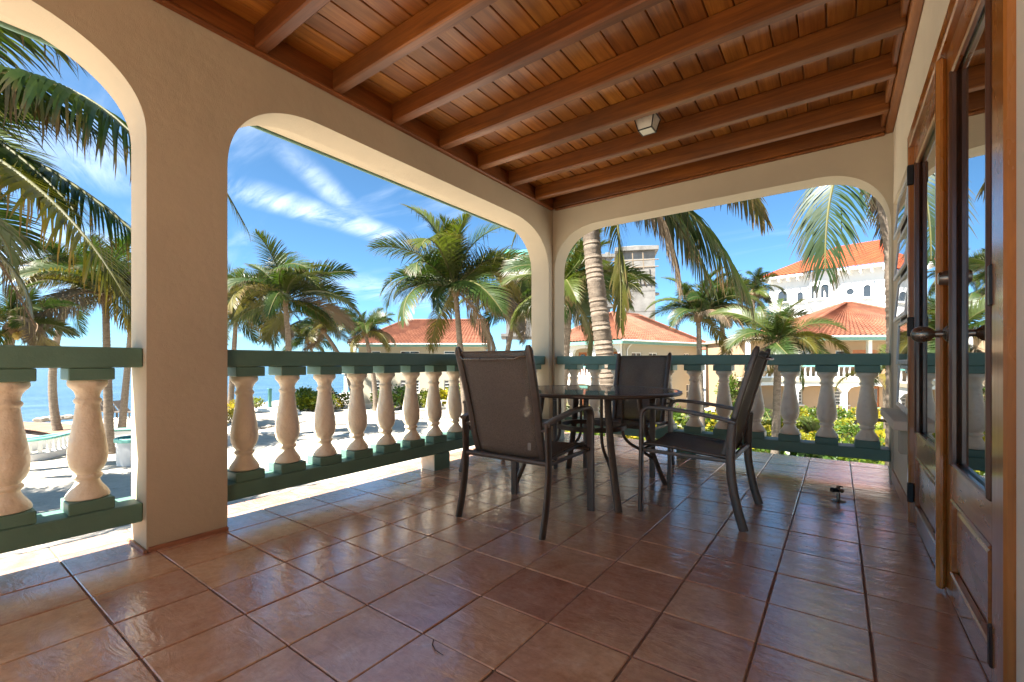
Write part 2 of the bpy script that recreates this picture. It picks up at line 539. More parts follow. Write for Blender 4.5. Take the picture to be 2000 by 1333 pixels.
def mat_sling():
    m, nt, b = new_mat('woven_sling'); T = NT(nt)
    v = T.coord('Object', (1,1,1))
    wv = T.n('ShaderNodeTexWave'); wv.inputs['Scale'].default_value = 75; wv.inputs['Distortion'].default_value = .4
    T.l(v, wv.inputs['Vector'])
    w2 = T.n('ShaderNodeTexWave', bands_direction='Z'); w2.inputs['Scale'].default_value = 75; w2.inputs['Distortion'].default_value = .4
    T.l(v, w2.inputs['Vector'])
    n = T.noise(v, 260, 2, .6)
    n2 = T.noise(v, 5, 3, .6)
    c = T.mix(T.rng(n, .3, .7, 0, 1), (.085, .069, .055), (.26, .21, .165))
    c = T.mix(T.rng(n2, .35, .7, 0, .4), c, (.14, .11, .085))
    T.l(c, b.inputs['Base Color']); b.inputs['Roughness'].default_value = .62
    h = T.mix(.5, wv.outputs[0], w2.outputs[0]); T.bump(h, .35, .002, b)
    tr = T.n('ShaderNodeBsdfTransparent'); tr.inputs[0].default_value = (.9, .85, .8, 1)
    tl = T.n('ShaderNodeBsdfTranslucent'); T.l(c, tl.inputs[0])
    m1 = T.n('ShaderNodeMixShader'); m1.inputs[0].default_value = .2
    T.l(b.outputs[0], m1.inputs[1]); T.l(tl.outputs[0], m1.inputs[2])
    mx = T.n('ShaderNodeMixShader'); mx.inputs[0].default_value = .15
    T.l(m1.outputs[0], mx.inputs[1]); T.l(tr.outputs[0], mx.inputs[2])
    T.l(mx.outputs[0], nt.nodes['Material Output'].inputs[0])
    return m
M['sling'] = mat_sling()

def mat_rooftile(name, c1, c2, c3):
    m, nt, b = new_mat(name); T = NT(nt)
    v = T.coord('World')
    n = T.noise(v, .9, 6, .65)
    n2 = T.noise(v, 7, 4, .7)
    c = T.ramp(n, [(.3, c1), (.5, c2), (.7, c3)])
    c = T.mix(T.rng(n2, .35, .7, 0, .45), c, c1)
    T.l(c, b.inputs['Base Color']); b.inputs['Roughness'].default_value = .75
    return m
M['rooftile'] = mat_rooftile('orange_roof_tile', (.125, .040, .019), (.20, .068, .032), (.28, .115, .06))
M['rooftile2'] = mat_rooftile('red_roof_tile', (.27, .036, .008), (.34, .050, .011), (.38, .070, .018))

def mat_trunk():
    m, nt, b = new_mat('palm_bark'); T = NT(nt)
    v = T.coord('Object', (3, 3, 9))
    n = T.noise(v, 1.5, 6, .7)
    v2 = T.coord('Object', (20, 20, 20))
    n2 = T.noise(v2, 1, 4, .7)
    c = T.ramp(n, [(.25, (.10, .072, .050)), (.5, (.21, .162, .118)), (.75, (.31, .25, .19))])
    c = T.mix(T.rng(n2, .45, .7, 0, .5), c, (.07, .05, .037))
    T.l(c, b.inputs['Base Color']); b.inputs['Roughness'].default_value = .88
    T.bump(n2, .5, .02, b)
    return m
M['bark'] = mat_trunk()
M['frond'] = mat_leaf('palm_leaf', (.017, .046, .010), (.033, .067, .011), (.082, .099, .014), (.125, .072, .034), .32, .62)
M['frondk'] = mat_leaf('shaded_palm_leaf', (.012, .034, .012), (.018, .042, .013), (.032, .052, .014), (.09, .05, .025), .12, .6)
M['frondy'] = mat_leaf('yellowing_palm_leaf', (.070, .078, .012), (.105, .098, .014), (.15, .115, .022), (.14, .08, .036), .32, .5)
M['frondd'] = mat_leaf('dry_palm_leaf', (.085, .05, .026), (.125, .083, .048), (.165, .12, .078), (.17, .13, .085), .2, .3, .7)
M['rachis'] = mat_plain('palm_leaf_stalk', (.085, .080, .018), .75, 0, .25, 3)
M['rachisd'] = mat_plain('dry_leaf_stalk', (.16, .095, .045), .7, 0, .25, 3)
M['shrub'] = mat_leaf('shrub_leaf', (.070, .130, .014), (.13, .175, .016), (.26, .25, .018), (.28, .24, .02), .35, .5)
M['shruby'] = mat_leaf('yellow_shrub_leaf', (.21, .22, .014), (.32, .28, .014), (.40, .30, .02), (.38, .22, .03), .35, .5)
M['shrubd'] = mat_leaf('dark_shrub_leaf', (.032, .075, .011), (.055, .105, .013), (.09, .14, .016), (.11, .14, .016), .3, .5)
M['agave'] = mat_leaf('agave_blade', (.10, .15, .05), (.15, .19, .05), (.22, .24, .06), (.36, .32, .14), .2, .4)
M['stem'] = mat_plain('woody_stem', (.20, .15, .10), .9, 0, .2, 5)

def mat_sand():
    m, nt, b = new_mat('white_sand'); T = NT(nt)
    v = T.coord('World')
    n1 = T.noise(v, .12, 5, .6); n2 = T.noise(v, 1.6, 6, .65); n3 = T.noise(v, 9, 4, .7)
    c = T.ramp(n1, [(.3, (.42, .37, .30)), (.55, (.52, .465, .385)), (.75, (.58, .53, .455))])
    c = T.mix(T.rng(n2, .45, .72, 0, .6), c, (.30, .26, .205))
    n7 = T.noise(v, 4.5, 5, .7)
    c = T.mix(T.rng(n7, .52, .7, 0, .5), c, (.26, .22, .17))
    T.l(c, b.inputs['Base Color']); b.inputs['Roughness'].default_value = .95
    h = T.mix(.4, n2, n3); T.bump(h, .5, .12, b)
    return m
M['sand'] = mat_sand()
def mat_sea():
    m, nt, b = new_mat('sea_water'); T = NT(nt)
    v = T.coord('World', (.5, 1, 1))
    n1 = T.noise(v, 1.3, 5, .65, .3); n2 = T.noise(v, .14, 4, .6)
    v3 = T.coord('World'); n3 = T.noise(v3, .02, 3, .5)
    vs_ = T.coord('World', (.35, .11, 1), (0, 0, .35)); n5 = T.noise(vs_, 1.0, 6, .7)
    c = T.ramp(n5, [(.32, (.010, .028, .060)), (.5, (.026, .055, .095)), (.66, (.07, .11, .15))])
    T.l(c, b.inputs['Base Color'])
    b.inputs['Roughness'].default_value = .16
    b.inputs['IOR'].default_value = 1.33
    h = T.mix(.35, n1, n2); T.bump(h, .9, .35, b)
    return m
M['sea'] = mat_sea()
def mat_concrete():
    m, nt, b = new_mat('raw_concrete'); T = NT(nt)
    v = T.coord('Object', (1, 1, 1)); n1 = T.noise(v, .7, 7, .7)
    v2 = T.coord('Object', (.3, .3, 3.2)); n2 = T.noise(v2, 1.0, 4, .6)
    c = T.ramp(n1, [(.3, (.12, .112, .10)), (.5, (.19, .18, .165)), (.7, (.255, .245, .225))])
    c = T.mix(T.rng(n2, .45, .65, 0, .5), c, (.19, .175, .155))
    T.l(c, b.inputs['Base Color']); b.inputs['Roughness'].default_value = .9
    return m
M['concrete'] = mat_concrete()

# ================================================================== VERANDA
XL, XLO, YB, YBO, XR = -2.95, -3.21, 5.0, 5.25, 0.375
T3 = 1/3.0
rnd = random.Random(7)

# ---- floor: slab with grout, every tile its own piece
fl = MB().box(-3.45, .66, -4.0, 5.73, -.32, -.0055).build('floor', M['grout'])
tag(fl, kind='structure')
def tile_mesh(w, d):
    return MB().box(-w/2, w/2, -d/2, d/2, -.012, 0, .0032).mesh('tile', M['tile'])
xs = [(-3.45, -3.237)] + [((i+.2877)*T3, (i+1.2877)*T3) for i in range(-10, 0)] + [(.0959, .386)]
ys = [((j+.4774)*T3, (j+1.4774)*T3) for j in range(-1, 16)] + [(5.4925, 5.73)]
cache = {}
for (x0, x1) in xs:
    for (y0, y1) in ys:
        key = (round(x1-x0, 3), round(y1-y0, 3))
        if key not in cache: cache[key] = tile_mesh(x1-x0-.0065, y1-y0-.0065)
        o = obj('tile', cache[key], fl)
        o.location = ((x0+x1)/2+rnd.uniform(-.0012, .0012), (y0+y1)/2+rnd.uniform(-.0012, .0012), rnd.uniform(-.0012, .0012))
        o.rotation_euler = (rnd.uniform(-.0022, .0022), rnd.uniform(-.0022, .0022), rnd.uniform(-.002, .002))
back = MB().box(-3.45, .386, -3.98, -.178, -.011, -.001).build('rear_paving', M['tile'], fl)  # unseen floor left sunlit past the shortened roof, to bounce warm light in

# ---- arcade walls with rounded arches
def arch_z(u, ua, ub, ztop, rl, rr, hl, hr):
    z = ztop
    if u < ua+rl:
        q = 1-(u-ua)/rl; z = ztop - hl + hl*max(0, 1-q**2.3)**(1/2.3)
    elif u > ub-rr:
        q = 1-(ub-u)/rr; z = ztop - hr + hr*max(0, 1-q**2.3)**(1/2.3)
    return z
def arcade(name, u0, u1, w0, w1, z1, openings, tf):
    """u along the wall, w through it; openings (ua, ub, ztop, rl, rr, hl, hr)"""
    mb = MB()
    cuts = [u0]
    def pier(a, b):
        if b-a < 1e-4: return
        vs = [tf(u, w, z) for u in (a, b) for w in (w0, w1) for z in (-.009, z1)]
        mb.add(vs, [(0,1,3,2),(4,6,7,5),(0,4,5,1),(2,3,7,6),(1,5,7,3)])
    prev = u0
    for (ua, ub, zt, rl, rr, hl, hr) in openings:
        pier(prev, ua); prev = ub
        n = 26
        us = [ua+rl*(1-math.cos(math.pi/2*k/n)) for k in range(n+1)]
        us += [ua+rl+(ub-rr-ua-rl)*k/6 for k in range(1, 6)]
        us += [ub-rr*(1-math.cos(math.pi/2*k/n)) for k in range(n, -1, -1)]
        zs = [arch_z(u, ua, ub, zt, rl, rr, hl, hr) for u in us]
        vs, fs = [], []
        for u, z in zip(us, zs):
            vs += [tf(u, w0, z), tf(u, w1, z), tf(u, w0, z1), tf(u, w1, z1)]
        for k in range(len(us)-1):
            a, b = 4*k, 4*k+4
            fs += [(a, b, b+2, a+2), (a+1, a+3, b+3, b+1), (a, a+1, b+1, b), (a+2, b+2, b+3, a+3)]
        mb.add(vs, fs)
    pier(prev, u1)
    return mb
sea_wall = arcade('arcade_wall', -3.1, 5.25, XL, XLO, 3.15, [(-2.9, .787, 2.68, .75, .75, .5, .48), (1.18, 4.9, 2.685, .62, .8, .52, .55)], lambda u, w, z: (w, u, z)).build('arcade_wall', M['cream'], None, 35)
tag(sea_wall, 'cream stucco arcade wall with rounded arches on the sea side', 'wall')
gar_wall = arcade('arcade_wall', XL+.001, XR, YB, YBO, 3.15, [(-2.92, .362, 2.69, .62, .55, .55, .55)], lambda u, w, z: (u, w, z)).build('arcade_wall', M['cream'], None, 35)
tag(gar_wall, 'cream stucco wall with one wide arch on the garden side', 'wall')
p = MB()
p.box(XL+.002, XL+.020, .79, 1.18, -.009, .022, .004)
p.build('base_trim', M['skirt'], sea_wall)
p = MB().box(XLO-.004, XL+.02, .768, .786, -.009, .014, .003)
p.build('base_trim', M['skirt'], sea_wall)

# ---- ceiling: boards, rafters, ledgers
ce = MB().box(-3.2, .66, -3.0, 5.24, 3.16, 3.30).build('ceiling', M['trimwood'])  # stops short behind the camera so the open, unseen end adds fill light
tag(ce, kind='structure')
pw = .1445
k = 0
x = XL+.002
splits = [1.88, 2.95, 4.02, .81, 3.49, 2.41]
while x < XR-.01:
    sp = splits[k % len(splits)]
    for (a, b) in ((-2.95, sp-.0015), (sp+.0015, 4.997)):
        MB().box(x+.0022, x+pw-.0022, a, b, 3.10+rnd.uniform(-.0012, .0012), 3.135, .005).build('plank', M['plank'], ce)
    x += pw; k += 1
RY = [4.519-.534*j for j in range(0, 14)]
for y in RY:
    b_ = MB().box(XL+.035, XR-.055, y, y+.078, 2.945+rnd.uniform(-.003, .003), 3.10, .010)
    b_.build('rafter', M['rafter'], ce)
MB().box(XL+.035, XR-.055, 4.945, 4.999, 2.955, 3.10, .006).build('rafter', M['rafter'], ce)
MB().box(XL+.002, XL+.034, -2.9, 4.998, 2.958, 3.10, .005).build('ledger_board', M['trimwood'], ce)
MB().box(XL+.002, XL+.048, -2.9, 4.943, 2.932, 2.957, .008).build('moulding', M['trimwood'], ce)
MB().box(XL+.05, XR-.055, 4.962, 4.998, 2.930, 2.954, .008).build('moulding', M['trimwood'], ce)
MB().box(XR-.054, XR-.002, -2.9, 4.998, 2.942, 3.10, .006).build('ledger_board', M['trimwood'], ce)
prev = 4.944
for y in RY:
    MB().box(XR-.085, XR-.056, y+.080, prev-.002, 2.99, 3.098, .006).build('blocking', M['trimwood'], ce)
    prev = y
# ---- eaves outside
ev = MB().box(-3.60, -3.2105, -3.1, 5.60, 2.822, 2.93, .01).box(-3.2, .9, 5.252, 5.60, 2.822, 2.93, .01)
ev = ev.build('eave', M['cream'])
tag(ev, 'narrow cream eave with green edge outside the arches', 'eave')
MB().box(-3.625, -3.601, -3.1, 5.62, 2.806, 2.96, .006).build('fascia', M['green'], ev)
MB().box(-3.600, .9, 5.601, 5.622, 2.806, 2.96, .006).build('fascia', M['green'], ev)
rf = MB().box(-3.62, .66, -3.1, 5.62, 3.302, 3.42).build('roof_deck', M['rooftile'], ev)

# ---- balustrades
PROF = [(.078,.0),(.086,.004),(.087,.014),(.082,.026),(.070,.046),(.056,.066),(.048,.084),(.0465,.094),(.054,.101),(.0595,.110),(.057,.119),(.049,.126),(.052,.134),(.066,.152),(.076,.178),(.0795,.208),(.0785,.245),(.073,.29),(.066,.335),(.059,.38),(.053,.42),(.049,.455),(.047,.48),(.053,.487),(.0565,.496),(.053,.505),(.047,.512),(.0475,.525),(.053,.543),(.063,.558),(.072,.567),(.078,.576),(.0795,.588),(.077,.600),(.072,.605)]
bal_me = [MB().lathe(PROF, 28, wob=.02, seed=s).mesh('baluster', M['baluster'], 50) for s in range(4)]
cap_me = MB().box(-.088, .088, -.092, .092, -.003, .058, .004).mesh('cap_block', M['green'])
base_me = MB().box(-.088, .088, -.092, .092, 0, .060, .004).mesh('base_block', M['green'])
def balustrade(label, loc, rz, length, centers, feet, hidden=0):
    t = thing('balustrade', label, 'balustrade', loc, rz, 'green and cream balustrades round the veranda')
    MB().box(0, length, 0, .205, .976, 1.081, .006).build('top_rail', M['green'], t)
    MB().box(0, length, 0, .205, .150, .251, .006).build('bottom_rail', M['green'], t)
    for i, c in enumerate(centers):
        b = obj('baluster', bal_me[i % 4], t, (c, .105, .311), rnd.uniform(0, 6))
        k1 = obj('cap_block', cap_me, b); k2 = obj('base_block', base_me, b)
        k1.location = (0, 0, .606); k2.location = (0, 0, -.060)
        k1.rotation_euler = k2.rotation_euler = (0, 0, -b.rotation_euler[2])
    for c in feet:
        MB().box(c-.1, c+.1, .006, .185, -.002, .149, .004).build('foot', M['baluster'], t)
        MB().box(c-.1, c+.1, -.002, .0045, -.002, .149, .001).build('foot_face', M['green'], t)
    return t
balustrade('balustrade left of the broad cream pillar', (-3.0, -2.9, 0), R(90), 3.686, [.585+2.9-.283*j for j in range(12)], [1.4])
balustrade('long sea side balustrade between broad pillar and corner', (-3.0, 1.182, 0), R(90), 3.716, [1.343-1.182+.283*j for j in range(13)], [3.05-1.182])
balustrade('garden side balustrade under the rear arch', (-2.918, 5.045, 0), 0, 3.278, [.206+2.918-.293*j for j in range(11)], [-1.32+2.918])

# ---- house wall with window, sill and french doors
hw = thing('house_wall', 'cream house wall on the right with wooden double doors', 'wall', (0, 0, 0))
w = MB()
w.box(XR, .66, -4.0, 1.74, -.009, 3.099)
w.box(XR, .66, 1.74, 3.82, 2.43, 3.099)
w.box(XR, .66, 3.82, 3.90, -.009, 3.099)
w.box(XR, .66, 3.90, 5.25, 2.335, 3.099)
w.box(XR, .66, 3.90, 5.25, -.009, .56)
w.box(XR+.055, .66, 4.74, 4.998, .56, 2.335)
w.box(XR, .66, 4.999, 5.25, .56, 2.335)
w.build('masonry', M['creamlit'], hw)
MB().box(XR+.26, XR+.285, 1.7, 4.8, 0, 2.6).build('room_curtain', M['curtain'], hw)
for y in [3.84+.333*j for j in range(5)]:
    MB().box(XR-.011, XR+.004, y+.002, min(y+.331, 5.24), -.008, .098, .003).build('skirting_tile', M['skirt'], hw)
MB().box(.285, XR+.10, 3.84, 4.93, .562, .622, .006).build('window_sill', M['creamlit'], hw)
MB().box(.325, XR-.001, 3.92, 4.02, .40, .561, .005).build('sill_bracket', M['cream'], hw)
MB().box(.305, XR-.0005, .55, 1.36, .562, .622, .006).build('window_sill', M['creamlit'], hw)
# awning window: five panes, each tilted out
wi = MB()
wi.box(XR+.020, XR+.07, 3.90, 3.945, .63, 2.334, .004)
wi.box(XR+.020, XR+.07, 4.69, 4.739, .63, 2.334, .004)
wi.box(XR+.020, XR+.07, 3.945, 4.69, .623, .66, .004)
wi.box(XR+.020, XR+.07, 3.945, 4.69, 2.29, 2.334, .004)
wi = wi.build('window', M['alu'], hw)
ph = (2.29-.66)/5
for i in range(5):
    z0 = .66+ph*i; z1 = z0+ph
    ang = R(2 if i < 2 else 5)
    Mx = Matrix.Translation((XR+.018, 0, z1-.004)) @ Matrix.Rotation(ang, 4, 'Y') @ Matrix.Translation((-XR-.018, 0, -z1+.004))
    f = MB()
    f.box(XR+.002, XR+.020, 3.95, 3.985, z0+.004, z1-.006, .003, 0, Mx)
    f.box(XR+.002, XR+.020, 4.655, 4.688, z0+.004, z1-.006, .003, 0, Mx)
    f.box(XR+.002, XR+.020, 3.985, 4.655, z0+.004, z0+.034, .003, 0, Mx)
    f.box(XR+.002, XR+.020, 3.985, 4.655, z1-.032, z1-.006, .003, 0, Mx)
    f.build('sash', M['alu'], wi)
    MB().box(XR+.009, XR+.014, 3.985, 4.655, z0+.034, z1-.032, 0, 0, Mx).build('pane', M['winglass'], wi)
# door frame and the two leaves
fr = MB()
fr.box(XR-.022, XR+.14, 1.742, 1.862, -.002, 2.428, .006)
fr.box(XR-.022, XR+.14, 3.765, 3.818, -.002, 2.428, .006)
fr = fr.build('door_frame', M['doorwood'], hw)
MB().box(XR-.022, XR+.14, 1.8622, 3.7648, 2.345, 2.428, .006).build('frame_head', M['doorwoody'], fr)
def leaf(y0, y1):
    d = MB()
    sw = .125
    xa, xb = XR+.004, XR+.052
    d.box(xa, xb, y0, y0+sw, .004, 2.342, .004)
    d.box(xa, xb, y1-sw, y1, .004, 2.342, .004)
    d = d.build('door', M['doorwood'], hw)
    a, b = y0+sw+.0004, y1-sw-.0004
    MB().box(xa, xb, a, b, .006, .125, .003).build('rail', M['doorwoody'], d)
    MB().box(xa, xb, a, b, .44, .575, .003).build('rail', M['doorwoody'], d)
    MB().box(xa, xb, a, b, 2.205, 2.341, .003).build('rail', M['doorwoody'], d)
    # raised panel: field with sloping margins
    pz0, pz1 = .125, .44
    xf, xi = xa+.022, xa+.006
    vs = [(xf, a, pz0), (xf, b, pz0), (xf, b, pz1), (xf, a, pz1)]
    g = .05
    vs += [(xi, a+g, pz0+g), (xi, b-g, pz0+g), (xi, b-g, pz1-g), (xi, a+g, pz1-g)]
    MB().add(vs, [(4,7,6,5),(0,4,5,1),(1,5,6,2),(2,6,7,3),(3,7,4,0)]).build('panel', M['doorwoody'], d)
    s = MB()
    for (q0, q1, r0, r1) in ((a, b, pz0, pz0+.014), (a, b, pz1-.014, pz1), (a, a+.014, pz0+.014, pz1-.014), (b-.014, b, pz0+.014, pz1-.014)):
        s.box(xa-.008, xa+.02, q0, q1, r0, r1, .005)
    s.build('panel_bead', M['doorwoody'], d)
    s = MB()
    s.box(xa-.012, xa+.016, a, a+.026, .575, 2.205, .008)
    s.box(xa-.012, xa+.016, b-.026, b, .575, 2.205, .008)
    s.build('glazing_bead', M['stopwood'], d)
    s = MB()
    s.box(xa-.008, xa+.016, a+.026, b-.026, .575, .592, .006)
    s.box(xa-.008, xa+.016, a+.026, b-.026, 2.188, 2.205, .006)
    s.build('glazing_bead', M['doorwoody'], d)
    MB().box(xa+.0165, xa+.022, a+.002, b-.002, .577, 2.203).build('glass', M['doorglass'], d)
    return d
d_far = leaf(2.722, 3.762)
d_near = leaf(1.866, 2.716)
MB().box(XR-.030, XR+.0035, 2.700, 2.742, .012, 2.335, .012).build('astragal', M['doorwood'], d_far)
# knob, deadbolt, hinges
kn = MB()
ky, kz = 2.655, 1.125
kn.lathe([(.034,0),(.034,.008),(.026,.014),(.016,.02),(.014,.045)], 20)
vsx = [(.012,.045),(.020,.052),(.031,.066),(.036,.082),(.036,.090),(.031,.106),(.02,.118),(.006,.123)]
kn.lathe(vsx, 20)
kn.v = [(XR+.004-z, ky+y, kz+x) for (x, y, z) in kn.v]
kn.f = [f[::-1] for f in kn.f]
kn.build('knob', M['knob'], d_near, 40)
db = MB().lathe([(.032,0),(.032,.006),(.027,.03),(.024,.034),(.004,.035)], 20)
db.v = [(XR+.004-z, ky+y, 1.362+x) for (x, y, z) in db.v]; db.f = [f[::-1] for f in db.f]
db.build('deadbolt', M['knob'], d_near, 40)
for dd, yy in ((d_near, 1.864), (d_far, 3.763)):
    for z in ((.13, .25), (1.165, 1.285), (2.11, 2.235)):
        MB().box(XR-.028, XR+.003, yy-.014, yy+.014, z[0], z[1], .004).build('hinge', M['blackmetal'], dd)

# ---- ceiling lantern
lx, ly = -1.29, 3.735
LS = .82
la = thing('ceiling_lantern', 'small black framed lantern with frosted panes under the rafters', 'lamp', (lx, ly, 2.935))
la.scale = (LS, LS, LS)
b = MB()
def ring4(mb, h, z, t, th):
    mb.box(-h, h, -h, -h+t, z, z+th, .001).box(-h, h, h-t, h, z, z+th, .001)
    mb.box(-h, -h+t, -h+t, h-t, z, z+th, .001).box(h-t, h, -h+t, h-t, z, z+th, .001)
ring4(b, .074, 0, .013, .010)
ring4(b, .108, .135, .012, .010)
for sx_ in (-1, 1):
    for sy_ in (-1, 1):
        b.tube([(sx_*.069, sy_*.069, .008), (sx_*.102, sy_*.102, .138)], .0065, 4)
b.build('frame', M['blackmetal'], la)
g = MB()
q0, q1 = .067, .100
for a in range(4):
    c, s = math.cos(a*math.pi/2), math.sin(a*math.pi/2)
    vs = [(x*c-y*s, x*s+y*c, z) for (x, y, z) in ((q0, -q0, .008), (q0, q0, .008), (q1, q1, .138), (q1, -q1, .138), (q0-.003, -q0, .008), (q0-.003, q0, .008), (q1-.003, q1, .138), (q1-.003, -q1, .138))]
    g.add(vs, [(0,1,2,3),(4,7,6,5),(0,4,5,1),(2,6,7,3)])
g.box(-.062, .062, -.062, .062, .002, .006)
g.build('frosted_pane', M['frost'], la)
MB().lathe([(.09,.146),(.10,.15),(.06,.185),(.05,.198)], 4).lathe([(.062,.190),(.062,.2)], 16).build('canopy', M['blackmetal'], la)

# ---- table
def arcpts(p0, p1, p2, n=8):
    p0, p1, p2 = Vector(p0), Vector(p1), Vector(p2)
    return [(p0*(1-t)**2 + p1*2*t*(1-t) + p2*t*t) for t in [i/n for i in range(n+1)]]
tb = thing('patio_table', 'round glass patio table with dark metal legs among the chairs', 'table', (-1.60, 3.32, 0))
RT = .665
MB().lathe([(RT-.012,.777),(RT-.012,.784)], 72).build('glass_top', M['tableglass'], tb)
rim = [(RT-.016,.765),(RT+.004,.759),(RT+.016,.761),(RT+.022,.771),(RT+.018,.782),(RT+.004,.7865),(RT-.008,.7855),(RT-.011,.776)]
vs, fs, n = [], [], 72
for (r, z) in rim:
    for j in range(n): vs.append((r*math.cos(2*math.pi*j/n), r*math.sin(2*math.pi*j/n), z))
kk = len(rim)
for i in range(kk):
    for j in range(n):
        a, b = i*n+j, i*n+(j+1) % n; c, d = ((i+1) % kk)*n+(j+1) % n, ((i+1) % kk)*n+j
        fs.append((a, b, c, d))
MB().add(vs, fs).build('rim', M['bronze'], tb, 60)
rg = []
vs, fs = [], []
for (r, z) in ((.235,.478),(.275,.478),(.275,.512),(.235,.512)):
    for j in range(n): vs.append((r*math.cos(2*math.pi*j/n), r*math.sin(2*math.pi*j/n), z))
for i in range(4):
    for j in range(n):
        fs.append((i*n+j, i*n+(j+1) % n, ((i+1) % 4)*n+(j+1) % n, ((i+1) % 4)*n+j))
MB().add(vs, fs).build('lower_ring', M['bronze'], tb, 40)
MB().lathe([(.03,.735),(.045,.742),(.045,.766)], 20).build('parasol_hub', M['bronze'], tb)
for (fx, fy) in ((.42, -.46), (.45, .44), (-.45, -.46), (-.46, .46)):
    v = Vector((fx, fy, 0)); e = v.normalized()
    tp = e*.40
    path = [Vector((tp.x, tp.y, .756))] + [Vector((tp.x+(fx-tp.x)*t**1.5, tp.y+(fy-tp.y)*t**1.5, .756*(1-t))) for t in (.15,.3,.45,.6,.75,.9,1)]
    MB().tube(path, 1.0, 10, up=(e.x, e.y, 0), flat=(.026, .016)).build('leg', M['bronze'], tb, 45)
    a0 = e*.262
    br = [Vector((a0.x, a0.y, .756)), Vector((a0.x, a0.y, .60)), Vector((a0.x, a0.y, .48))]
    br += arcpts((a0.x, a0.y, .46), (a0.x, a0.y, .36), (e.x*.40, e.y*.40, .30), 6)[0:]
    br += [Vector((e.x*.515, e.y*.515, .22))]
    MB().tube(br, .0125, 8, up=(e.y, -e.x, 0)).build('brace', M['bronze'], tb, 45)
# top rim spokes under the glass
for q in range(4):
    a = math.pi/4+q*math.pi/2
    MB().tube([(.045*math.cos(a), .045*math.sin(a), .752), ((RT-.02)*math.cos(a), (RT-.02)*math.sin(a), .755)], .010, 6).build('spoke', M['bronze'], tb, 45)

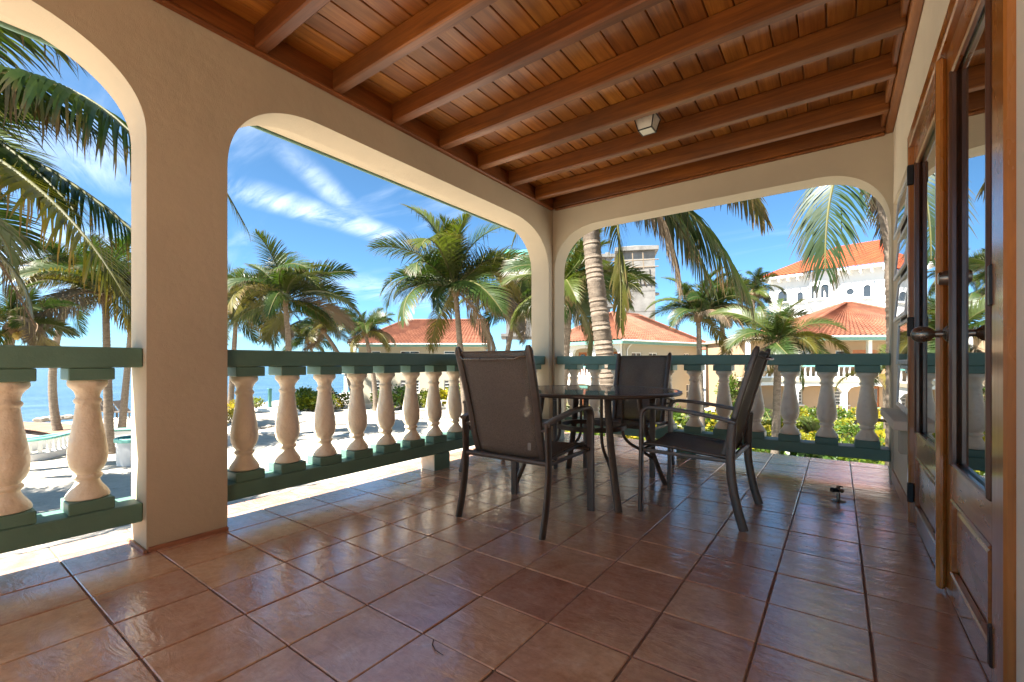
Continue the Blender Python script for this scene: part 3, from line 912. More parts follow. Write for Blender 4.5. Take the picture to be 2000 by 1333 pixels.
# ---- chairs: facing local +Y
def make_chair():
    t = thing('patio_chair', 'x', 'chair', (0,0,0), 0, 'four dark sling patio chairs round the glass table')
    for s in (-1, 1):
        xx = s*.318
        # armrest that bends down into the front leg
        pa = [(xx, -.262, .640), (xx, -.15, .664), (xx, 0, .686), (xx, .14, .700), (xx, .22, .7035)]
        pa += [tuple(p) for p in arcpts((xx, .245, .7035), (xx, .308, .702), (xx, .312, .640), 7)]
        MB().tube(pa, 1.0, 10, up=(0, .2, 1), flat=(.0265, .0125)).build('armrest', M['bronze'], t, 50)
        pl = [(xx, .312, .639), (xx, .314, .5), (xx, .316, .3), (xx, .319, .012)]
        MB().tube(pl, 1.0, 10, up=(0, 1, 0), flat=(.0265, .0125)).tube([(xx, .319, .012), (xx, .319, 0)], 1.0, 10, up=(0,1,0), flat=(.0255, .0135)).build('leg', M['bronze'], t, 50)
        # curved rear leg, a broad flat bar
        pr = [(xx, -.243, .645), (xx, -.236, .54), (xx, -.232, .42), (xx, -.236, .32), (xx, -.250, .22), (xx, -.273, .11), (xx, -.305, .0)]
        MB().tube(pr, 1.0, 10, up=(0, 1, 0), flat=(.0125, .0265)).build('leg', M['bronze'], t, 50)
        # back upright
        pu = [(s*.245, -.170, .400), (s*.248, -.196, .47), (s*.252, -.222, .56), (s*.256, -.243, .66), (s*.260, -.280, .80), (s*.263, -.322, .94), (s*.266, -.362, 1.07), (s*.266, -.371, 1.097)]
        MB().tube(pu, [1]*7+[.55], 10, up=(0, 1, .2), flat=(.0225, .0185)).build('upright', M['bronze'], t, 50)
        # seat rails
        ps = [(s*.268, -.205, .418), (s*.27, -.1, .424), (s*.27, .05, .438), (s*.27, .20, .452), (s*.27, .29, .452), (s*.27, .325, .437), (s*.27, .335, .42)]
        MB().tube(ps, .0125, 8).build('seat_rail', M['bronze'], t, 50)
        MB().tube([(s*.300, -.232, .400), (s*.300, 0, .404), (s*.300, .31, .412)], 1.0, 8, flat=(.008, .013)).build('side_rail', M['bronze'], t, 50)
        MB().tube([(s*.262, -.235, .60), (s*.312, -.238, .605)], .009, 8).build('back_bolt', M['bronze'], t, 50)
    MB().tube([(-.318, -.233, .412), (.318, -.233, .412)], .0165, 10).build('crossbar', M['bronze'], t, 50)
    MB().tube([(-.318, .30, .418), (.318, .30, .418)], .013, 8).build('crossbar', M['bronze'], t, 50)
    # back sling
    prof = [(-.176, .412), (-.196, .47), (-.222, .56), (-.243, .66), (-.262, .73), (-.280, .80), (-.322, .94), (-.350, 1.03), (-.362, 1.068)]
    hw_ = [.243, .246, .250, .254, .256, .258, .261, .263, .264]
    vs, fs = [], []
    nx = 8
    for (y, z), h in zip(prof, hw_):
        for i in range(nx+1):
            q = -1+2*i/nx
            vs.append((q*h, y-.022*(1-q*q), z))
    for r_ in range(len(prof)-1):
        for i in range(nx):
            a = r_*(nx+1)+i; fs.append((a, a+1, a+nx+2, a+nx+1))
    bk = MB().add(vs, fs).build('backrest', M['sling'], t, 60)
    so = bk.modifiers.new('thickness', 'SOLIDIFY'); so.thickness = .004
    MB().tube([(-.263, -.359, 1.066), (-.13, -.376, 1.063), (0, -.381, 1.062), (.13, -.376, 1.063), (.263, -.359, 1.066)], .006, 6).build('top_hem', M['sling'], bk, 50)
    MB().box(.165, .19, -.222, -.2195, .475, .52).build('care_tag', M['curtain'], bk)
    # seat sling
    prof = [(-.20, .424), (-.12, .420), (-.02, .424), (.10, .438), (.20, .452), (.28, .455), (.315, .447), (.335, .425)]
    vs, fs = [], []
    for (y, z) in prof:
        for i in range(nx+1):
            q = -1+2*i/nx
            vs.append((q*.266, y, z+.006-.018*(1-q*q)))
    for r_ in range(len(prof)-1):
        for i in range(nx):
            a = r_*(nx+1)+i; fs.append((a, a+1, a+nx+2, a+nx+1))
    st = MB().add(vs, fs).build('seat', M['sling'], t, 60)
    so = st.modifiers.new('thickness', 'SOLIDIFY'); so.thickness = .005
    # wire handle behind the top of the back
    hp = [(-.255, -.362, 1.037), (-.225, -.385, 1.035), (-.195, -.404, 1.022), (0, -.412, 1.019), (.195, -.404, 1.022), (.225, -.385, 1.035), (.255, -.362, 1.037)]
    MB().tube(hp, .0052, 8).build('handle', M['knob'], t, 50)
    return t
ch = make_chair()
spots = [((-1.665, 2.47), 0, 'dark sling chair nearest the camera, its back turned to us'),
         ((-1.62, 4.22), math.pi, 'dark sling chair behind the table, its back against the garden railing'),
         ((-.755, 3.30), math.pi/2, 'dark sling chair on the right, seen from the side'),
         ((-2.47, 3.38), -math.pi/2, 'dark sling chair left of the table, mostly hidden by the nearest chair')]
chairs = [ch]+[copy_tree(ch) for _ in range(3)]
for c_, (p_, a_, l_) in zip(chairs, spots):
    c_.location = (p_[0], p_[1], 0.0015); c_.rotation_euler = (0, 0, a_); c_['label'] = l_

# ---- floor tap, wall tap, litter
ft = thing('floor_tap', 'small brass garden tap standing on the floor tiles', 'tap', (0.0, 4.045, .001))
ft.scale = (.85, .85, .85)
MB().lathe([(.05,0),(.055,.002),(.046,.006),(.02,.009),(.015,.012)], 18).build('floor_flange', M['knob'], ft, 40)
MB().lathe([(.013,.01),(.014,.05),(.011,.07),(.013,.10),(.016,.115),(.008,.125)], 12).build('stem', M['knob'], ft, 40)
MB().tube([(0, 0, .088), (-.025, -.018, .092), (-.045, -.032, .092)], [.014, .02, .022], 10).build('spout', M['blackmetal'], ft, 40)
MB().tube([(.0, .0, .09), (.03, .018, .085)], [.014, .018], 10).build('side_port', M['knob'], ft, 40)
MB().tube([(-.012, .0, .125), (.032, .0, .124)], .006, 8).tube([(0, 0, .112), (0, 0, .126)], .005, 8).build('handle', M['blackmetal'], ft, 40)
wt = thing('wall_tap', 'grey hose tap on a pipe beyond the last baluster', 'tap', (.37, 5.34, .47))
MB().tube([(0, 0, 0), (-.10, 0, .004), (-.15, 0, .002), (-.20, 0, -.004), (-.235, 0, -.02), (-.245, 0, -.045)], [.014, .014, .019, .016, .014, .013], 10).build('pipe', M['knob'], wt, 40)
MB().tube([(-.155, 0, .01), (-.155, 0, .055)], .009, 8).tube([(-.185, 0, .058), (-.125, 0, .06)], .010, 8).build('handle', M['blackmetal'], wt, 40)
tw = MB().tube([(-1.175, 1.150, .004), (-1.155, 1.125, .005), (-1.125, 1.110, .005), (-1.085, 1.108, .004)], [.0016, .002, .0018, .001], 5).build('twig', M['twig'])
tag(tw, 'thin curved dry twig lying on the near floor tiles', 'twig')

# ================================================================== GROUNDS
def lerp(a, b, t): return a+(b-a)*t
def shore_x(y):
    pts = [(-400, -60), (-60, -47), (0, -48), (12, -49), (20, -50), (27, -55), (36, -58), (51, -66), (90, -90), (400, -330), (900, -760)]
    for (a, xa), (b, xb) in zip(pts, pts[1:]):
        if y <= b: return lerp(xa, xb, max(0, (y-a)/(b-a)))
    return -760
def axis(lo, hi, fine0, fine1, step, grow=1.35):
    v = [fine0]
    while v[-1] < fine1: v.append(v[-1]+step)
    s = step
    while v[-1] < hi: s *= grow; v.append(min(hi, v[-1]+s))
    s = step; l = []
    q = fine0
    while q > lo: s *= grow; q = max(lo, q-s); l.append(q)
    return l[::-1]+v
gx = axis(-1500, 1500, -75, 12, 1.0); gy = axis(-1500, 1500, -8, 70, 1.0)
from mathutils import noise as mnoise
vs, fs = [], []
for y in gy:
    for x in gx:
        d = x-shore_x(y)
        z = G
        if d < 6: z = G - .75*max(0, min(1, (6-d)/9))**1.2 - max(0, min(1, (-3-d)/30))*2.5
        if abs(x) < 80 and abs(y) < 80:
            z += .07*mnoise.noise((x*.35, y*.35, 0)) + .05*mnoise.noise((x*1.1, y*1.1, 4))
        vs.append((x, y, z))
nxg = len(gx)
for j in range(len(gy)-1):
    for i in range(nxg-1):
        a = j*nxg+i; fs.append((a, a+1, a+nxg+1, a+nxg))
tag(MB().add(vs, fs).build('ground', M['sand'], None, 60), kind='structure')
tag(MB().add([(-9000, -9000, G-.42), (60, -9000, G-.42), (60, 9000, G-.42), (-9000, 9000, G-.42)], [(0, 1, 2, 3)]).build('sea', M['sea']), kind='structure')
# the storey under the veranda, so the house stands on the ground
hb = MB().box(-3.3, 6, -9, 5.55, G-.05, -.33, .01)
hb.box(.66, 6, -9, 5.25, -.33, 3.3)
hb = tag(hb.build('house', M['creambld']), 'cream lower storey of the house under the veranda', 'house')

# ------------------------------------------------------------------ palms
def frond_data(L, elev, droop, nl, leaf, seed, vee=.25, hang=.55, lw=.045, torn=.08, up=None, curl=0.0):
    """one pinnate palm leaf growing along +X from the origin, bending down under its weight"""
    rr = random.Random(seed)
    N = 16
    pts, tans = [Vector((0,0,0))], []
    for i in range(N):
        t = (i+.5)/N
        a = elev-droop*(t**1.35)
        b = curl*t
        d = Vector((math.cos(a)*math.cos(b), math.cos(a)*math.sin(b), math.sin(a)))
        tans.append(d); pts.append(pts[-1]+d*L/N)
    tans.append(tans[-1])
    mb = MB()
    mb.tube(pts, [lw*.62*(1-.82*(i/N)) + .004 for i in range(N+1)], 5, m=1)
    V, F, A = [], [], []
    for i in range(nl):
        t = .13+.87*(i+.5)/nl
        x = t*N; k = min(N-1, int(x)); f = x-k
        p = pts[k].lerp(pts[k+1], f); T = tans[k].lerp(tans[min(N, k+1)], f).normalized()
        S = Vector((0,0,1)).cross(T)
        if S.length < .05: S = Vector((0,1,0))
        S.normalize(); U = T.cross(S).normalized()
        for sgn in (-1, 1):
            a = R(lerp(68, 24, t**1.5))+rr.uniform(-.09, .09)
            ll = leaf*(math.sin(math.pi*min(1, .20+.72*t))**.65)*rr.uniform(.86, 1.08)*(1.0 if t < .9 else .8)
            bb = vee+rr.uniform(-.1, .1)
            d = T*math.cos(a) + (S*sgn*math.cos(bb)+U*math.sin(bb))*math.sin(a)
            w_ = lw*(.75+.5*math.sin(math.pi*t))*rr.uniform(.8, 1.15)
            q = p.copy(); segs = 4
            brk = rr.random() < torn
            hg = hang*rr.uniform(.7, 1.3)
            o = len(V)
            for sgi in range(segs+1):
                u = sgi/segs
                wd = w_*(.55, 1.0, .9, .6, .06)[sgi]
                side = (T - d*T.dot(d))
                if side.length < .05: side = U
                side.normalize()
                side = (side*math.cos(.5)+U*math.sin(.5)*sgn*.6).normalized()
                V.append(q+side*wd*.5); V.append(q-side*wd*.5)
                A += [u*rr.uniform(.8, 1.1) if t < .93 else max(u, .5)]*2
                dd = d + Vector((0,0,-1))*hg*(u**1.2)*1.25
                if brk and sgi >= 2: dd = dd*.25+Vector((0,0,-1))
                dd.normalize(); q = q+dd*ll/segs
            for sgi in range(segs):
                e = o+2*sgi; F.append((e, e+1, e+3, e+2))
    mb.add(V, F, 0, A)
    return mb
FR = {}
CLS = [(80, 60), (62, 85), (45, 95), (28, 95), (8, 85), (-18, 65), (-48, 40)]
for ci, (e, dr) in enumerate(CLS):
    for k in range(3):
        dry = ci >= 5
        for matk in (('frond', 'rachis'), ('frondy', 'rachis'), ('frondd', 'rachisd')):
            if matk[0] == 'frondd' and ci < 4: continue
            if matk[0] == 'frondy' and (ci < 2): continue
            md = frond_data(1.0, R(e+k*4-4), R(dr+10*k-6), 92, .29, ci*10+k, vee=.32 if ci < 4 else -.1, hang=.45+.13*ci, lw=.0100, torn=.06+.03*ci)
            FR[(ci, k, matk[0])] = md.mesh('frond', [M[matk[0]], M[matk[1]]])
def trunk_mesh(path, r0, r1, rings, n=14, flare=.5):
    P = [Vector(p) for p in path]
    # resample
    seg = [0]
    for a, b in zip(P, P[1:]): seg.append(seg[-1]+(b-a).length)
    def at_(s):
        for i in range(len(P)-1):
            if s <= seg[i+1]+1e-9: return P[i].lerp(P[i+1], (s-seg[i])/(seg[i+1]-seg[i]))
        return P[-1]
    pts, rad = [], []
    rr = random.Random(rings)
    for i in range(rings):
        for q, k in ((0.0, 1.055), (.80, .965)):
            t = (i+q)/rings
            pts.append(at_(t*seg[-1])); r = lerp(r0, r1, t)*(1+flare*max(0, 1-t*9)**2)
            rad.append(r*k*rr.uniform(.985, 1.02))
    pts.append(P[-1]); rad.append(r1)
    return MB().tube(pts, rad, n, up=(1, 0, 0))
def curve3(a, b, bend, n=10):
    a, b = Vector(a), Vector(b); m = (a+b)/2+Vector(bend)
    return [(a*(1-t)**2+m*2*t*(1-t)+b*t*t) for t in [i/n for i in range(n+1)]]
CO = MB().lathe([(.01,-.13),(.06,-.115),(.10,-.06),(.115,0),(.10,.07),(.055,.12),(.01,.135)], 10).mesh('coconut', M['coconut'], 60)
def palm(label, base, crown, L, seed, n=20, tr=.17, bend=(0,0,0), rings=40, dead=.22, yellow=.2, coco=0, wind=1.0, skip=None, low=True):
    rr = random.Random(seed)
    base, crown = Vector(base), Vector(crown)
    t = thing('palm_tree', label, 'palm tree', base, 0, 'coconut palms round the house')
    pth = [p-base for p in curve3(base, crown, bend)]
    trunk_mesh(pth, tr, tr*.62, rings).build('trunk', M['bark'], t, 50)
    top = crown-base
    # fibrous head where the stalks start
    MB().lathe([(tr*.6,-.25),(tr*1.15,-.05),(tr*1.25,.12),(tr*.8,.3),(tr*.3,.45)], 10, c=top).build('crown_head', M['rachisd'], t, 50)
    wa = math.atan2(math.sin(YAW), math.cos(YAW))       # wind blows along the picture towards the right
    n += 5
    for i in range(n):
        az = i*2.39996+rr.uniform(-.5, .5)
        f = (i+.5)/n
        ci = max(0, min(6, int(f*5.6+rr.uniform(-.9, .9))))
        if not low: ci = min(ci, 4)
        az_w = (wa-az+math.pi) % (2*math.pi)-math.pi
        az += .28*wind*math.sin(az_w)
        if wind and math.cos(az_w) < -.3 and ci > 2 and rr.random() < .4: ci -= 1
        k = rr.randrange(3)
        mk = 'frond'
        x = rr.random()
        if ci >= 5: mk = 'frondd' if x < .05+dead*.6 else ('frondy' if x < .62 else 'frond')
        elif ci == 4: mk = 'frondd' if x < dead*.6 else ('frondy' if x < dead*.6+yellow else 'frond')
        elif ci >= 2: mk = 'frondy' if x < yellow*.55 else 'frond'
        o = obj('frond', FR[(ci, k, mk)], t, top+Vector((0, 0, .15)), az)
        s = L*rr.uniform(.72, 1.12)*(.92 if ci < 1 else 1)
        o.scale = (s, s*rr.uniform(.9, 1.1), s)
        o.rotation_euler = (rr.uniform(-.8, .8), rr.uniform(-.22, .18), az)
    for i in range(coco):
        a = rr.uniform(0, 6.28); o = obj('coconut', CO, t, top+Vector((math.cos(a)*tr*2.1, math.sin(a)*tr*2.1, rr.uniform(-.45, .0))))
        o.scale = (1.1, 1.1, 1.15)
    return t
def P(px, py, d): return at(px, py, d)
def base_of(px, d):
    v = at(px, HOR, d); return (v.x, v.y, G-.15)

palm('palm with dark rough trunk base by the round planter', base_of(214, 20.9), P(206, 585, 20.9), 3.9, 1, 22, .20, rings=44, dead=.3, yellow=.4)
palm('slender palm rising beside the boardwalk at far left', base_of(117, 25.3), P(152, 545, 25.3), 3.4, 2, 18, .21, bend=tuple(at(-60, HOR, 25)-at(0, HOR, 25)), rings=44, yellow=.35)
palm('palm just left of the broad pillar, behind the planter', base_of(237, 27.0), P(262, 575, 27), 3.3, 3, 18, .2, rings=44)
palm('palm with coconuts at the left picture edge', base_of(-10, 17.0), P(22, 648, 17), 2.6, 4, 18, .2, coco=9, yellow=.35, dead=.35)
palm('palm with orange coconuts just right of the broad pillar', base_of(449, 37.5), P(462, 606, 37), 6.0, 5, 20, .24, coco=10, rings=44)
palm('tall palm left of centre with thick curved trunk', base_of(545, 26.0), P(556, 592, 26), 4.5, 6, 22, .21, bend=tuple(at(25, HOR, 26)-at(0, HOR, 26)), rings=44)
palm('palm leaning left in front of the sea', base_of(692, 40.5), P(632, 648, 41), 3.6, 7, 20, .25, bend=tuple(at(30, HOR, 40)-at(0, HOR, 40)), rings=30, dead=.5)
palm('palm in front of the left end of the orange roof', base_of(734, 38.9), P(713, 652, 39), 3.4, 8, 20, .24, bend=tuple(at(10, HOR, 39)-at(0, HOR, 39)), rings=30, dead=.5)
palm('big palm in the middle, before the orange roofed house', base_of(915, 23.0), P(890, 572, 23), 5.0, 39, 26, .20, rings=40, dead=.35)
palm('shaggy palm half hidden behind the corner pillar', base_of(962, 29.5), P(1008, 600, 29), 4.0, 10, 22, .22, rings=30, dead=.9)
palm('small palm far behind the sand, low over the railing', base_of(655, 55), P(600, 668, 55), 4.0, 11, 16, .24, rings=16, dead=.5)
palm('palm beyond the ringed trunk, left in the garden arch', base_of(1085, 15.0), P(1112, 585, 14.6), 2.7, 12, 20, .18, dead=.3)
palm('palm with brown fronds over the garden house roof', base_of(1372, 22.0), P(1364, 622, 22), 2.9, 13, 20, .17, dead=.55, rings=36)
palm('palm with thin grey trunk between the two garden houses', base_of(1424, 30.0), P(1408, 600, 30), 3.2, 14, 18, .20, dead=.35, rings=30)
palm('low palm with yellow stalks before the peach house', base_of(1512, 14.5), P(1520, 682, 14.2), 2.15, 15, 18, .15, dead=.35, low=True, rings=30)
palm('dark small palm against the sky between the roofs', base_of(1480, 42), P(1470, 575, 42), 2.9, 16, 16, .22, dead=.05, rings=16)
palm('young palm under the rear railing at right', base_of(1735, 19), P(1728, 742, 18.5), 1.9, 17, 12, .13, dead=.2, low=False, rings=12)

palm('palm out of view at left that shades the sand by the curved wall', (-22.5, -2.5, G-.1), (-21.8, -2.2, 5.0), 4.6, 51, 22, .2)
palm('palm out of view at left that shades the sand before the planter', (-17.5, -1.0, G-.1), (-17.0, -.8, 4.6), 4.4, 52, 22, .2)

# near palms whose crowns hang over the eaves: fronds laid along their own curves
def near_frond(t, start, end, sag, width, leaf, nl, seed, hang, matk='frond', lw=.05, vee=-.1, torn=.25, roll=0.0):
    """leaf along a curve from start to end (world), leaflets drooping"""
    rr = random.Random(seed)
    a, b = Vector(start), Vector(end)
    m = Vector(sag)*2-(a+b)/2
    N = 20
    pts = [(a*(1-q)**2+m*2*q*(1-q)+b*q*q) for q in [i/N for i in range(N+1)]]
    mb = MB(); mb.tube(pts, [width*(1-.8*i/N)+.004 for i in range(N+1)], 6, m=1)
    V, F, A = [], [], []
    for i in range(nl):
        t_ = .04+.96*(i+.5)/nl
        x = t_*N; k = min(N-1, int(x)); f = x-k
        p = pts[k].lerp(pts[k+1], f)
        T = (pts[min(N, k+2)]-pts[max(0, k-1)]).normalized()
        S = Vector((0,0,1)).cross(T); S.normalize(); U = T.cross(S).normalized()
        if roll:
            S, U = S*math.cos(roll)+U*math.sin(roll), U*math.cos(roll)-S*math.sin(roll)
        for sgn in (-1, 1):
            an = R(lerp(62, 20, t_**1.6))+rr.uniform(-.1, .1)
            ll = leaf*(math.sin(math.pi*min(1, .25+.67*t_))**.6)*rr.uniform(.85, 1.1)
            bb = vee+rr.uniform(-.12, .12)
            d = T*math.cos(an)+(S*sgn*math.cos(bb)+U*math.sin(bb))*math.sin(an)
            q = p.copy(); segs = 6; o = len(V)
            hg = hang*rr.uniform(.7, 1.3); brk = rr.randrange(2, 5) if rr.random() < torn else 99
            w_ = lw*rr.uniform(.8, 1.15)*(.7+.4*math.sin(math.pi*t_))
            for s_ in range(segs+1):
                u = s_/segs
                side = T-d*T.dot(d)
                if side.length < .05: side = U.copy()
                side.normalize(); side = (side+U*.45*sgn).normalized()
                wd = w_*(.5, .9, 1, .95, .75, .5, .05)[s_]
                V.append(p*0+q+side*wd*.5); V.append(q-side*wd*.5)
                A += [min(1, u*rr.uniform(.75, 1.1)+(.25 if s_ >= brk else 0))]*2
                dd = d+Vector((0,0,-1))*hg*1.3*u**1.1
                if s_ >= brk: dd = d*.12+Vector((rr.uniform(-.1, .1), rr.uniform(-.1, .1), -1))
                dd.normalize(); q = q+dd*ll/segs
            for s_ in range(segs):
                e = o+2*s_; F.append((e, e+1, e+3, e+2))
    mb.add(V, F, 0, A)
    mb.v = [tuple(Vector(q)-t.location) for q in mb.v]
    return mb.build('frond', [M[matk], M['rachisd' if matk == 'frondd' else 'rachis']], t)

# palm A: left of the picture, over the sea side eave
ca = P(-330, 190, 8.0)
pa_ = thing('palm_tree', 'nearest palm at left, its long fronds sweeping across the left arch', 'palm tree', base_of(-360, 8.3), 0, 'coconut palms round the house')
trunk_mesh([Vector(p)-pa_.location for p in curve3(pa_.location, ca, (.3, 0, 0))], .20, .15, 60).build('trunk', M['bark'], pa_, 50)
near_frond(pa_, ca, P(345, 385, 7.0), P(70, 152, 7.4), .045, 1.75, 120, 1, 1.25, 'frond', .06, torn=.25)
near_frond(pa_, ca, P(310, 500, 7.6), P(20, 292, 7.8), .045, 1.35, 115, 2, 1.2, 'frond', .055, torn=.2)
near_frond(pa_, ca, P(275, 650, 6.6), P(30, 335, 7.0), .045, 1.15, 110, 3, .6, 'frondy', .05, torn=.5, vee=.1)
near_frond(pa_, ca, P(230, 110, 7.4), P(-60, 0, 7.6), .045, 1.5, 115, 4, 1.1, 'frond', .06, torn=.15)
near_frond(pa_, ca, P(180, 250, 8.2), P(-80, 130, 8.2), .045, 1.5, 110, 31, 1.3, 'frond', .055, torn=.2)
near_frond(pa_, ca, P(160, 430, 7.2), P(-70, 240, 7.6), .045, 1.2, 110, 32, 1.1, 'frond', .05, torn=.4)
near_frond(pa_, ca, P(-20, -160, 7.0), P(-200, -100, 7.3), .04, 1.1, 80, 5, .6)
near_frond(pa_, ca, P(70, 640, 8.6), P(-130, 330, 8.3), .04, .9, 80, 6, .9, 'frondd', torn=.5)
near_frond(pa_, ca, P(-700, 400, 8.8), P(-520, 160, 8.4), .04, 1.0, 60, 7, .8)
near_frond(pa_, ca, P(-600, -60, 8.4), P(-480, 0, 8.2), .04, 1.0, 60, 8, .6)
near_frond(pa_, ca, P(478, 440, 9.0), P(120, 60, 8.6), .04, 1.1, 110, 9, 1.0, 'frond', .045)

# palm B: ringed grey trunk just outside the garden arch
cb = P(1178, 352, 9.2)
pb = thing('palm_tree', 'near palm with thick ringed grey trunk in the garden arch', 'palm tree', base_of(1212, 9.3), 0, 'coconut palms round the house')
trunk_mesh([Vector(p)-pb.location for p in [base_of(1212, 9.3), P(1206, 900, 9.3), P(1190, 760, 9.25), P(1172, 620, 9.2), P(1160, 520, 9.2), P(1152, 430, 9.2), cb]], .20, .165, 84, 18, .3).build('trunk', M['bark'], pb, 50)
near_frond(pb, cb, P(1462, 575, 8.4), P(1335, 405, 8.8), .045, 1.45, 110, 11, 1.5, 'frond', .038, torn=.2)
near_frond(pb, cb, P(1330, 560, 8.8), P(1275, 398, 8.9), .04, .85, 70, 12, 1.6, 'frondd', .03, torn=.2)
near_frond(pb, cb, P(1212, 640, 8.9), P(1206, 440, 8.8), .045, .7, 70, 13, 1.8, 'frondy', .05, torn=.1)
near_frond(pb, cb, P(1490, 425, 9.6), P(1370, 318, 9.4), .045, 1.05, 100, 14, 1.2, 'frondy', .045, torn=.25)
near_frond(pb, cb, P(1390, 560, 9.4), P(1290, 400, 9.3), .04, 1.0, 80, 15, 1.5, 'frond', .035, torn=.3)
near_frond(pb, cb, P(1072, 640, 9.8), P(1100, 420, 9.6), .04, .9, 90, 16, 1.2, 'frond', .045)
near_frond(pb, cb, P(1000, 480, 10.0), P(1080, 330, 9.7), .04, .9, 90, 17, 1.0, 'frond', .045)
near_frond(pb, cb, P(1120, 120, 9.0), P(1150, 220, 9.1), .04, .9, 60, 18, .5)
near_frond(pb, cb, P(1350, 150, 10), P(1260, 220, 9.7), .04, .9, 60, 19, .5)
# palm C: at the right end of the arch, one frond hanging straight down
cc_ = P(1708, 250, 7.4)
pc = thing('palm_tree', 'palm at the right edge of the garden arch, one frond hanging down', 'palm tree', base_of(1752, 7.5), 0, 'coconut palms round the house')
trunk_mesh([Vector(p)-pc.location for p in [base_of(1752, 7.5), P(1752, 640, 7.5), P(1746, 480, 7.45), cc_]], .17, .12, 60).build('trunk', M['bark'], pc, 50)
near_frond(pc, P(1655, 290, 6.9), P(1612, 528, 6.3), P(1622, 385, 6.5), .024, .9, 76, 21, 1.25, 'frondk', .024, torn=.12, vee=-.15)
near_frond(pc, cc_, P(1655, 290, 6.9), P(1680, 262, 7.1), .03, .3, 16, 22, .5)
near_frond(pc, cc_, P(1800, 480, 7.2), P(1775, 300, 7.2), .03, .9, 64, 23, 1.0)
near_frond(pc, cc_, P(1735, 470, 8.4), P(1740, 320, 8.0), .03, .8, 80, 24, 1.2, 'frondd')
near_frond(pc, cc_, P(1900, 300, 8.4), P(1800, 230, 8.0), .03, .9, 64, 25, .8)
near_frond(pc, cc_, P(1680, 50, 9.0), P(1690, 130, 8.2), .03, .9, 64, 26, .6)

# ------------------------------------------------------------------ far houses
def rect_wall(mb, x0, x1, z0, z1, holes, y0=0.0, th=.22, m=0, swap=None):
    """wall in the xz plane with rectangular holes [(xa, xb, za, zb)]"""
    xsn = sorted(set([x0, x1]+[h[0] for h in holes]+[h[1] for h in holes]))
    zsn = sorted(set([z0, z1]+[h[2] for h in holes]+[h[3] for h in holes]))
    for a, b in zip(xsn, xsn[1:]):
        for c, d in zip(zsn, zsn[1:]):
            mx, mz = (a+b)/2, (c+d)/2
            if any(h[0] < mx < h[1] and h[2] < mz < h[3] for h in holes): continue
            q = (a, b, y0, y0+th, c, d)
            if swap: q = swap(q)
            mb.box(*q, m=m)
def window(par, x0, x1, z0, z1, y=.10, bars=(1, 3), swap=None, fm='white', gm='farglass'):
    def B(mb, *q): mb.box(*(swap(q) if swap else q))
    f = MB(); t = .06
    B(f, x0, x0+t, y-.04, y+.04, z0, z1); B(f, x1-t, x1, y-.04, y+.04, z0, z1)
    B(f, x0+t, x1-t, y-.04, y+.04, z0, z0+t); B(f, x0+t, x1-t, y-.04, y+.04, z1-t, z1)
    for i in range(1, bars[0]):
        c = lerp(x0, x1, i/bars[0]); B(f, c-.03, c+.03, y-.035, y+.035, z0+t, z1-t)
    for i in range(1, bars[1]):
        c = lerp(z0, z1, i/bars[1]); B(f, x0+t, x1-t, y-.03, y+.03, c-.025, c+.025)
    o = f.build('window', M[fm], par)
    g = MB(); B(g, x0+.02, x1-.02, y+.01, y+.025, z0+.02, z1-.02); g.build('pane', M[gm], o)
    s = MB(); B(s, x0-.08, x1+.08, y-.2, y-.045, z0-.08, z0-.005); s.build('sill', M[fm], o)
    return o
def roof_plane(mb, a, b, c, d, pitch=.36, amp=.10):
    """barrel-tiled slope: a-b is the eave, d-c the ridge; ridges of tile run up the slope"""
    a, b, c, d = map(Vector, (a, b, c, d))
    nrm = (b-a).cross(d-a).normalized()
    if nrm.z < 0: nrm = -nrm
    n = max(4, int((b-a).length/pitch))*4
    rows = max(3, int(((d-a).length)/.42))
    vs, fs = [], []
    for r in range(rows+1):
        for sub in (0, 1):
            if r == rows and sub: continue
            v = min(1, (r+sub*.97)/rows)
            lift = .035*(1-sub) if r < rows else 0
            for i in range(n+1):
                u = i/n
                e = a.lerp(b, u); f = d.lerp(c, u)
                vs.append(e.lerp(f, v)+nrm*(amp*(.5+.5*math.cos(2*math.pi*i/4))+lift))
    k = len(vs)//(n+1)
    for r in range(k-1):
        for i in range(n):
            q = r*(n+1)+i; fs.append((q, q+1, q+n+2, q+n+1))
    mb.add(vs, fs)
